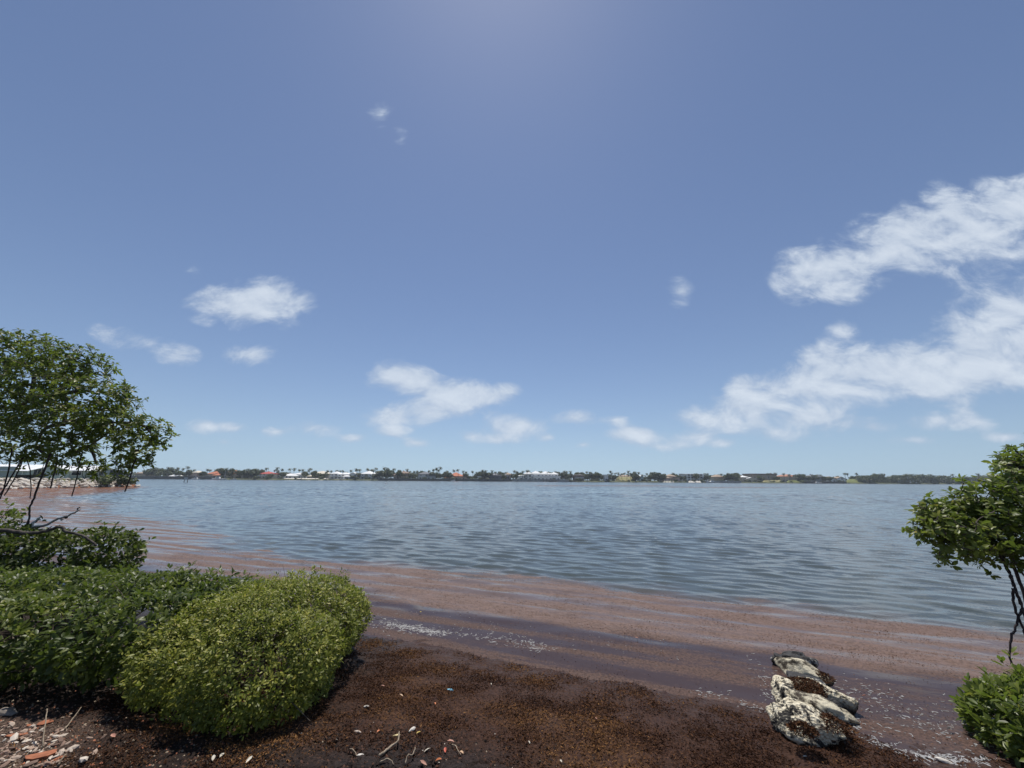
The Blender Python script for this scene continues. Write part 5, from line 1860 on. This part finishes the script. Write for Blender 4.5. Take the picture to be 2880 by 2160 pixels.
# ------------------------------------------------------------------ sargassum wrack
t = NT('sargassum_frond')
a = t.attr('tint')
M['sarg'] = t.done(t.bsdf(color=t.ramp(a, [(0, (.030, .0135, .0085)), (.45, (.076, .035, .018)), (.8, (.145, .068, .026)), (1, (.23, .118, .042))]), rough=.8, spec=.08))


def fronds(name, label, n, sampler, size, seed, lift=.0, rise=.30):
    r = np.random.default_rng(seed)
    x, y, z, tint = sampler(r, n)
    n = len(x)
    az = r.uniform(0, 2 * np.pi, n)
    el = np.abs(r.normal(.05, rise, n))
    d = np.stack([np.cos(az) * np.cos(el), np.sin(az) * np.cos(el), np.sin(el)], 1)
    s = unit(np.cross(d, r.normal(size=(n, 3))))
    L = size * r.uniform(.4, 1.5, n)[:, None]
    w = L * r.uniform(.10, .22, n)[:, None]
    b = np.stack([x, y, z + lift + r.uniform(-.004, .012, n)], 1)
    m = b + d * L * .55 + s * w * .6
    V = np.stack([b, m - s * w, m + s * w, b + d * L + r.normal(size=(n, 3)) * L * .2], 1).reshape(-1, 3)
    i = np.arange(n)[:, None] * 4
    T = np.concatenate([i + np.array([[0, 1, 2]]), i + np.array([[1, 3, 2]])])
    me = mesh_np(name, V, [T], M['sarg'], {'tint': np.repeat(np.clip(tint, 0, 1), 4)})
    tag(link(name, me), label, kind='stuff')


def s_mat(r, n):
    x = r.uniform(-3.4, 4.2, 5 * n)
    y = 1.9 + 4.2 * r.uniform(0, 1, 5 * n) ** 1.25
    tt = (yf(MAT, x) - y) * .93
    cl = fbm(x * 2.1, y * 3.0, 3)
    dry = np.exp(-(((x + .75) / .95) ** 2 + ((y - 2.75) / .5) ** 2) ** 2)
    rub = smooth(-2.3, -3.0, x) * smooth(3.7, 3.2, y)
    z = shore_z(x, y)
    pr = np.clip(.55 + cl * 1.3, .05, 1) * smooth(-.15, .6, tt + .5 * cl) * (1 - .93 * dry) * (1 - .9 * rub) * (z > .012)
    k = np.nonzero(r.uniform(size=5 * n) < pr)[0][:n]
    am = fbm(x[k] * .9 + 5, y[k] * 1.8 + x[k] * .6, 3)
    return x[k], y[k], z[k], .40 + .75 * np.clip(am, -.3, .5) + r.normal(0, .22, len(k))


fronds('sargassum_wrack', 'brown tangle of washed-up seaweed covering the foreshore', 250000, s_mat, .0165, 31)


def s_float(r, n):
    x = r.uniform(-9, 6.8, 9 * n)
    yo, yi = yf(OUT, x), yf(INN, x)
    u = r.uniform(-.45, 1.0, 9 * n)
    y = yi + (yo - yi) * u
    y = np.where(u < 0, yi + (yi - yf(MAT, x)) * u * 2.2, y)
    cl = fbm(x * 1.5, y * 3.2 + x * .8, 3)
    pr = np.clip(.35 + cl * 1.6, 0, 1) * np.where(u < 0, .55, 1.0) * smooth(1.0, .85, u) / np.maximum(1, np.hypot(x, y) / 6)
    k = np.nonzero(r.uniform(size=9 * n) < pr)[0][:n]
    lo, hi = waves(x[k], y[k])
    return x[k], y[k], (lo + hi * .3) * .45 * (u[k] > 0) + .003, .45 + .3 * cl[k] + r.normal(0, .2, len(k))


fronds('floating_sargassum', 'loose seaweed floating in the brown band along the shore', 36000, s_float, .013, 32, .0, .06)


def s_rock(r, n):
    """weed caught on and between the rocks"""
    out = []
    for px, py, zc, rr in ((2262, 1925, .205, .17), (2275, 1940, .20, .13), (2330, 2030, .21, .13), (2258, 2050, .24, .09), (2352, 2075, .10, .18), (2300, 1900, .1, .14)):
        c = at_z(px, py, zc)
        m = n // 6
        a = r.uniform(0, 6.283, m)
        q = rr * np.sqrt(r.uniform(0, 1, m))
        out.append(np.stack([c[0] + np.cos(a) * q, c[1] + np.sin(a) * q * .9, zc + .03 * (1 - (q / rr) ** 2) - .02 * q / rr], 1))
    o = np.concatenate(out)
    return o[:, 0], o[:, 1], o[:, 2], .35 + r.normal(0, .2, len(o))


fronds('rock_weed', 'brown seaweed caught in the hollows of the rock row', 11000, s_rock, .018, 33)

# ------------------------------------------------------------------ foam on the shallows
M['foam'] = plain('sea_foam', (.33, .33, .33), .7, .25, 30, .3)


def foam():
    r = np.random.default_rng(41)
    pts = []

    def line(pp, n, sx, sz, s0, s1):
        P = np.array([at_z(*q)[:2] for q in pp])
        for k in range(n):
            u = r.uniform(0, len(P) - 1)
            i = int(u)
            c = P[i] + (P[i + 1] - P[i]) * (u - i)
            c = c + np.array([r.normal(0, sx), r.normal(0, sz)])
            pts.append((c[0], c[1], r.uniform(s0, s1) ** 1.0))
    line([(880, 1705), (1010, 1745), (1130, 1765), (1250, 1778), (1480, 1805), (1530, 1825)], 430, .10, .09, 0.0030, 0.0109)
    line([(1090, 1755), (1190, 1772), (1250, 1785)], 210, .07, .04, 0.0050, 0.0134)
    line([(880, 1690), (1100, 1730), (1500, 1775), (1900, 1830)], 200, .25, .22, 0.0020, 0.0050)
    line([(2120, 1850), (2150, 1930), (2180, 1990)], 80, .05, .12, 0.0030, 0.0092)
    line([(1960, 1940), (2080, 1975), (2170, 2010)], 70, .10, .04, 0.0030, 0.0084)
    line([(2400, 2000), (2430, 2090), (2480, 2125), (2640, 2140), (2760, 2155)], 170, .10, .10, 0.0030, 0.0109)
    line([(2400, 1930), (2560, 2010), (2700, 2080)], 260, .22, .16, 0.0025, 0.0084)
    line([(2560, 2125), (2680, 2140), (2740, 2155)], 60, .06, .03, 0.0075, 0.0189)
    V, T = [], []
    for x, y, s in pts:
        if float(yf(MAT, x)) - y > .35:
            continue
        gz = ground_z(x, y)
        z0 = max(.004, gz + .004)
        # a thin meandering string of bubbles, broken and uneven
        n = int(r.integers(3, 8))
        a = r.normal(-.37, .55)
        step = s * r.uniform(.9, 1.8)
        cx, cy = x, y
        i = len(V)
        for q in range(n):
            w = s * r.uniform(.10, .42) * (1 if 0 < q < n - 1 else .25)
            nx, ny = -math.sin(a), math.cos(a)
            V += [(cx + nx * w, cy + ny * w, z0 - .003), (cx, cy, z0 + w * .5), (cx - nx * w, cy - ny * w, z0 - .003)]
            a += r.normal(0, .75)
            cx += math.cos(a) * step
            cy += math.sin(a) * step * .8
        for q in range(n - 1):
            b = i + q * 3
            T += [(b, b + 3, b + 1), (b + 1, b + 3, b + 4), (b + 1, b + 4, b + 2), (b + 2, b + 4, b + 5)]
    tag(link('foam', mesh_np('foam', V, [np.array(T)], M['foam'])), 'white flecks of foam drifting on the dark shallows', kind='stuff')


foam()


# ------------------------------------------------------------------ small things lying about
def ground_hit(px, py):
    z = .2
    for k in range(6):
        c = at_z(px, py, z)
        z = max(ground_z(c[0], c[1]), .0)
    return c[0], c[1], z


def fallen_leaf(px, py, L, color, label, rot=None, group='fallen leaves on the foreshore', name='fallen_leaf', cat='leaf', ratio=.42, z=None):
    L *= .58
    x, y, gz = ground_hit(px, py)
    if z is not None:
        x, y, gz = at_z(px, py, z)
    V, T = leaf_template(ratio, .5, random.uniform(-.15, .25))
    o = link(name, mesh_np(name, V + np.array([0, -.5, .12]), [T], color, smooth_on=True), None, (x, y, gz + .012), (random.uniform(-.25, .25), random.uniform(-.3, .3), random.uniform(0, 6.28) if rot is None else rot), (L, L, L))
    tag(o, label, cat, group)
    return o


LO = plain('orange_leaf', (.45, .15, .055), .5, .2, 40)
LR = plain('red_leaf', (.42, .085, .045), .5, .2, 40)
LY = plain('yellow_leaf', (.55, .40, .11), .5, .15, 40)
LT_ = plain('tan_leaf', (.42, .28, .17), .6, .25, 40)
LW = plain('bleached_leaf', (.46, .42, .34), .5, .1, 40)
LP = plain('pink_leaf', (.40, .20, .14), .6, .2, 40)
LB = plain('black_leaf', (.02, .02, .018), .4, .3, 40)
fallen_leaf(1182, 1725, .10, LY, 'yellow leaf floating on the dark shallows above the foam line', .9, z=.012)
fallen_leaf(1066, 2062, .075, LO, 'orange leaf left of the white shell on the cracked mud')
fallen_leaf(1178, 2068, .085, LY, 'yellow and cream curled leaf just right of the white shell', 2.4)
fallen_leaf(1253, 2119, .085, LR, 'bright red leaf on the cracked mud', .2)
fallen_leaf(1233, 2144, .08, LO, 'orange curled leaf at the bottom edge below the red leaf', 1.4)
fallen_leaf(1267, 2093, .09, LP, 'pinkish leaf lying above the red leaf', 1.6)
fallen_leaf(1297, 2123, .08, LT_, 'tan leaf right of the red leaf', .8)
fallen_leaf(1202, 2118, .10, LW, 'narrow cream leaf left of the red leaf', -.7, ratio=.25)
fallen_leaf(1190, 2155, .09, LP, 'dull pink leaf cut by the bottom edge', 1.2)
fallen_leaf(1076, 1935, .07, LP, 'peach-coloured leaf on the seaweed near the bright bush', 1.3)
fallen_leaf(1128, 1962, .07, LT_, 'brownish leaf on the seaweed right of the peach-coloured leaf', 1.2)
fallen_leaf(1223, 1985, .06, LO, 'small orange fragment on the seaweed below the blue scrap', .3)
fallen_leaf(1675, 2027, .07, LP, 'pink leaf on the seaweed mat left of the rock row')
fallen_leaf(1653, 1760, .08, LP, 'pale pink leaf floating among the foam flecks', 1.5, z=.012)
fallen_leaf(1791, 1798, .08, LP, 'pink leaf floating at the edge of the brown band', 1.4, z=.012)
fallen_leaf(2431, 1961, .06, LO, 'tiny orange leaf on the dark water right of the rocks', 1.0, z=.012)
fallen_leaf(2673, 2056, .085, LB, 'black leaf floating beside the corner bush', 1.5, z=.012)
fallen_leaf(2766, 2142, .09, LB, 'dark round leaf on the water under the corner bush', 1.3, z=.012, ratio=.7)
fallen_leaf(1382, 1928, .045, LW, 'small cream speck of leaf on the seaweed right of the blue scrap', .1)
fallen_leaf(2265, 2134, .05, LW, 'small white leaf on the seaweed below the largest rock', 1.2)
fallen_leaf(1488, 2094, .05, LW, 'small white leaf fragment on the open seaweed mat', .4)
fallen_leaf(1578, 2147, .05, LW, 'pale fleck of leaf near the bottom edge of the seaweed mat', .4)
fallen_leaf(425, 2054, .10, LO, 'bright orange leaf under the left edge of the bright bush', .7)
fallen_leaf(318, 2078, .10, LP, 'reddish tan leaf left of the bright bush', 1.1)
for k, (px, py, rz) in enumerate(((598, 2142, .5), (622, 2134, .1), (699, 2146, -.2))):
    fallen_leaf(px, py, .085, LW, ('white leaf low under the front of the bright bush, the left one of a pair', 'white leaf low under the front of the bright bush, the right one of a pair', 'single white leaf low under the bright bush, right of a pair of leaves')[k], rz, ratio=.45)
fallen_leaf(843, 2072, .07, LW, 'grey white leaf under the right side of the bright bush', 1.4)


def shell(px, py, s, mat, label, name='shell', cat='shell', rz=0, el=1.8, group='shells and scraps on the foreshore'):
    x, y, z = ground_hit(px, py)
    me = rock_mesh(name, int(px), mat, 2, s * el, s * .75, s * .55, .25)
    o = link(name, me, None, (x, y, z + s * .35), (0, random.uniform(-.2, .2), rz))
    tag(o, label, cat, group)


MW = plain('bleached_shell', (.58, .54, .47), .55, .12, 60)
shell(1159, 2055, .021, MW, 'elongated white shell standing on the cracked mud', rz=1.2)
shell(1115, 2071, .016, plain('ochre_shell', (.5, .40, .2), .7, .3, 60), 'small ochre lump left of the white shell')
shell(1006, 2061, .018, plain('grey_shell', (.40, .33, .27), .7, .3, 60), 'greyish lump on the mud left of the orange leaf')
shell(1013, 2126, .014, MW, 'tiny pale shell left of the twig on the mud', rz=.2)
shell(1030, 1990, .014, MW, 'small white fragment near the shadow of the bright bush')
shell(1267, 1943, .018, plain('blue_plastic', (.20, .52, .68), .35, .1, 30), 'small pale blue plastic scrap on the seaweed', name='plastic_scrap', cat='plastic scrap')
shell(2659, 2145, .028, MW, 'flat pale stone at the water edge under the corner bush', name='stone', cat='stone', rz=-.4, el=2.2)
shell(14, 2012, .055, plain('grey_stone', (.20, .17, .14), .9, .3, 20), 'rounded grey stone at the left picture edge', name='stone', cat='stone', el=1.5)


def twig(label, pts, r0, mat, group=None):
    P = [Vector(ground_hit(px, py)) + Vector((0, 0, .012 + dz)) for px, py, dz in pts]
    P = spline(P, 4, .003)
    o = MB().tube([p - P[0] for p in P], list(np.linspace(r0, r0 * .55, len(P))), mat, 6).build('twig', None, True, loc=P[0])
    tag(o, label, 'twig', 'twigs on the foreshore')


TW = bark('pale_twig', (.17, .13, .09), (.36, .29, .21), 40)
twig('pale straight twig lying on the cracked mud', [(1066, 2133, 0), (1085, 2122, .01), (1104, 2112, .02), (1118, 2104, .03), (1121, 2088, .05)], .009, TW)
twig('thin curved twig left of the pale twig', [(984, 2112, 0), (994, 2122, .01), (1003, 2133, 0)], .004, TW)
twig('thin bent twig at the bottom edge of the mud', [(1068, 2151, 0), (1090, 2151, .02), (1108, 2158, 0)], .005, TW)
twig('forked dry root at the bottom edge below the white shell', [(1140, 2156, .0), (1146, 2146, .03), (1160, 2140, .02), (1166, 2128, .04)], .005, TW)
twig('thin dry stalk beside the tan leaf', [(1270, 2101, .0), (1282, 2114, .02), (1296, 2130, 0)], .004, TW)
twig('long thin stalk lying under the left edge of the bright bush', [(182, 2056, 0), (200, 2036, .02), (222, 2016, .05)], .005, TW)
twig('upright dry stem at the rubble', [(116, 2112, 0), (115, 2090, .08), (114, 2065, .14)], .005, TW)
twig('thin stick at the bottom left corner', [(160, 2160, 0), (172, 2148, .02), (184, 2138, .02)], .006, TW)

# flat brick-red pieces and coral rubble at the lower left
BR = plain('brick_red_chip', (.30, .115, .062), .9, .25, 30, .2)


def chip(px, py, s, label, rz, mat=None):
    x, y, z = ground_hit(px, py)
    r = random.Random(int(px * 3 + py))
    s *= .68
    k = 7
    m = MB()
    top, bot = [], []
    for q in range(k):
        a = 2 * math.pi * q / k
        rr = s * r.uniform(.6, 1.15)
        top.append((math.cos(a) * rr * 1.2, math.sin(a) * rr * .7, s * .06 + r.uniform(0, .06) * s))
        bot.append((math.cos(a) * rr * 1.1, math.sin(a) * rr * .62, -s * .1))
    m.add(top + bot + [(0, 0, s * .12)], [(q, (q + 1) % k, 2 * k) for q in range(k)] + [(k + q, k + (q + 1) % k, (q + 1) % k, q) for q in range(k)], mat or BR)
    o = m.build('brick_chip', None, False, loc=(x, y, z + s * .08), rot=(r.uniform(-.2, .2), r.uniform(-.2, .2), rz))
    tag(o, label, 'brick chip', 'brick-red chips in the rubble')


chip(52, 2069, .085, 'flat orange brick chip near the left picture edge, the upper of the two big ones', .3)
chip(112, 2130, .115, 'largest flat reddish brick chip near the lower left corner', .4)
chip(165, 2135, .05, 'small brown-red chip right of the largest brick chip', .2)
chip(125, 2035, .055, 'orange chip at the edge of the shade under the bushes', .5)
chip(84, 2041, .035, 'tiny brick-red chip left of the orange chip by the shade', .1)
chip(30, 2034, .035, 'tiny brick-red chip behind the upper big brick chip', .1)

t = NT('coral_rubble')
oi = t.node('ShaderNodeObjectInfo').outputs['Random']
M['rubble'] = t.done(t.bsdf(color=t.ramp(oi, [(0, (.13, .085, .065)), (.4, (.30, .20, .15)), (.75, (.46, .37, .29)), (1, (.58, .53, .45))]), rough=.85, spec=.25))
RB = [rock_mesh('rubble_stone', 700 + k, M['rubble'], 1, 1.3, .7, .45, .35) for k in range(6)]
r = np.random.default_rng(77)
n = 0
while n < 230:
    px = r.uniform(0, 330) * r.uniform(.3, 1)
    py = r.uniform(2010, 2158)
    if py < 2030 + px * .12 or (px > 210 and r.uniform() < .75):
        continue
    x, y, z = ground_hit(px, py)
    s = float(np.exp(r.normal(math.log(.013), .42)))
    o = link('rubble_stone', RB[n % 6], None, (x, y, z + s * .2), (r.normal(0, .3), r.normal(0, .3), r.uniform(0, 6.28)), (s, s, s))
    marks = (((52, 2069), 'beside the upper big brick chip'), ((112, 2130), 'beside the largest brick chip'), ((14, 2012), 'by the rounded grey stone'), ((125, 2035), 'near the orange chip by the shade'),
             ((165, 2135), 'near the small brown-red chip'), ((30, 2150), 'in the very corner of the picture'), ((115, 2090), 'at the upright dry stem'), ((175, 2148), 'along the thin corner stick'), ((260, 2130), 'on the bare dark soil right of the rubble'))
    where = min(marks, key=lambda q: (q[0][0] - px) ** 2 + (q[0][1] - py) ** 2)[1]
    size = 'larger' if s > .018 else ('tiny' if s < .0095 else 'small')
    tag(o, f'{size} pale piece of coral rubble {where}', 'stone', 'coral rubble in the lower left corner')
    n += 1


def bits(name, label, n, samp, s0, s1, mats, seed):
    r = np.random.default_rng(seed)
    V, T, mi = [], [], []
    for k in range(n):
        x, y = samp(r)
        z = max(ground_z(x, y), 0)
        s = r.uniform(s0, s1)
        i = len(V)
        ph = r.uniform(0, 6.28)
        for q in range(5):
            a = ph + 2 * math.pi * q / 5
            V.append((x + math.cos(a) * s * r.uniform(.5, 1.4), y + math.sin(a) * s * r.uniform(.5, 1.2), z - .002))
        V.append((x, y, z + s * .7))
        T += [(i + q, i + (q + 1) % 5, i + 5) for q in range(5)]
        mi += [int(r.integers(len(mats)))] * 5
    tag(link(name, mesh_np(name, V, [np.array(T)], mats, midx=mi)), label, kind='stuff')


SOIL = plain('soil_crumb', (.022, .015, .013), .95, .3, 50, .2)
SOILR = plain('reddish_crumb', (.070, .036, .025), .95, .3, 50, .2)
bits('shell_bits', 'white shell crumbs scattered over the cracked mud', 170, lambda r: (r.normal(-.9, .55), r.normal(2.9, .28)), .003, .008, [MW, MW, TW], 51)
bits('soil_crumbs', 'dark soil crumbs and dried weed bits on the mud', 5200, lambda r: (r.normal(-.85, .75), r.normal(2.85, .40)), .004, .016, [SOIL, SOIL, SOILR], 52)
bits('gravel', 'fine mixed gravel and shell grit at the lower left', 6000, lambda r: (r.uniform(-4.6, -1.9), r.uniform(2.3, 3.9)), .003, .011, [SOIL, SOILR, M['rubble'], TW, BR, SOIL, SOIL], 53)

# ------------------------------------------------------------------ sea air
hz_m = bpy.data.materials.new('sea_haze')
hz_m.use_nodes = True
hn = hz_m.node_tree.nodes
hn.clear()
pv = hn.new('ShaderNodeVolumePrincipled')
pv.inputs['Color'].default_value = (.80, .88, 1.0, 1)
pv.inputs['Density'].default_value = HAZE_DENSITY
pv.inputs['Anisotropy'].default_value = 0.2
ho = hn.new('ShaderNodeOutputMaterial')
hz_m.node_tree.links.new(pv.outputs[0], ho.inputs['Volume'])
hb = MB().box(-2700, 2700, -2700, 2700, -2.8, 22.0, hz_m).build('haze')
tag(hb, 'thin sea haze between the near shore and the far houses', kind='stuff')
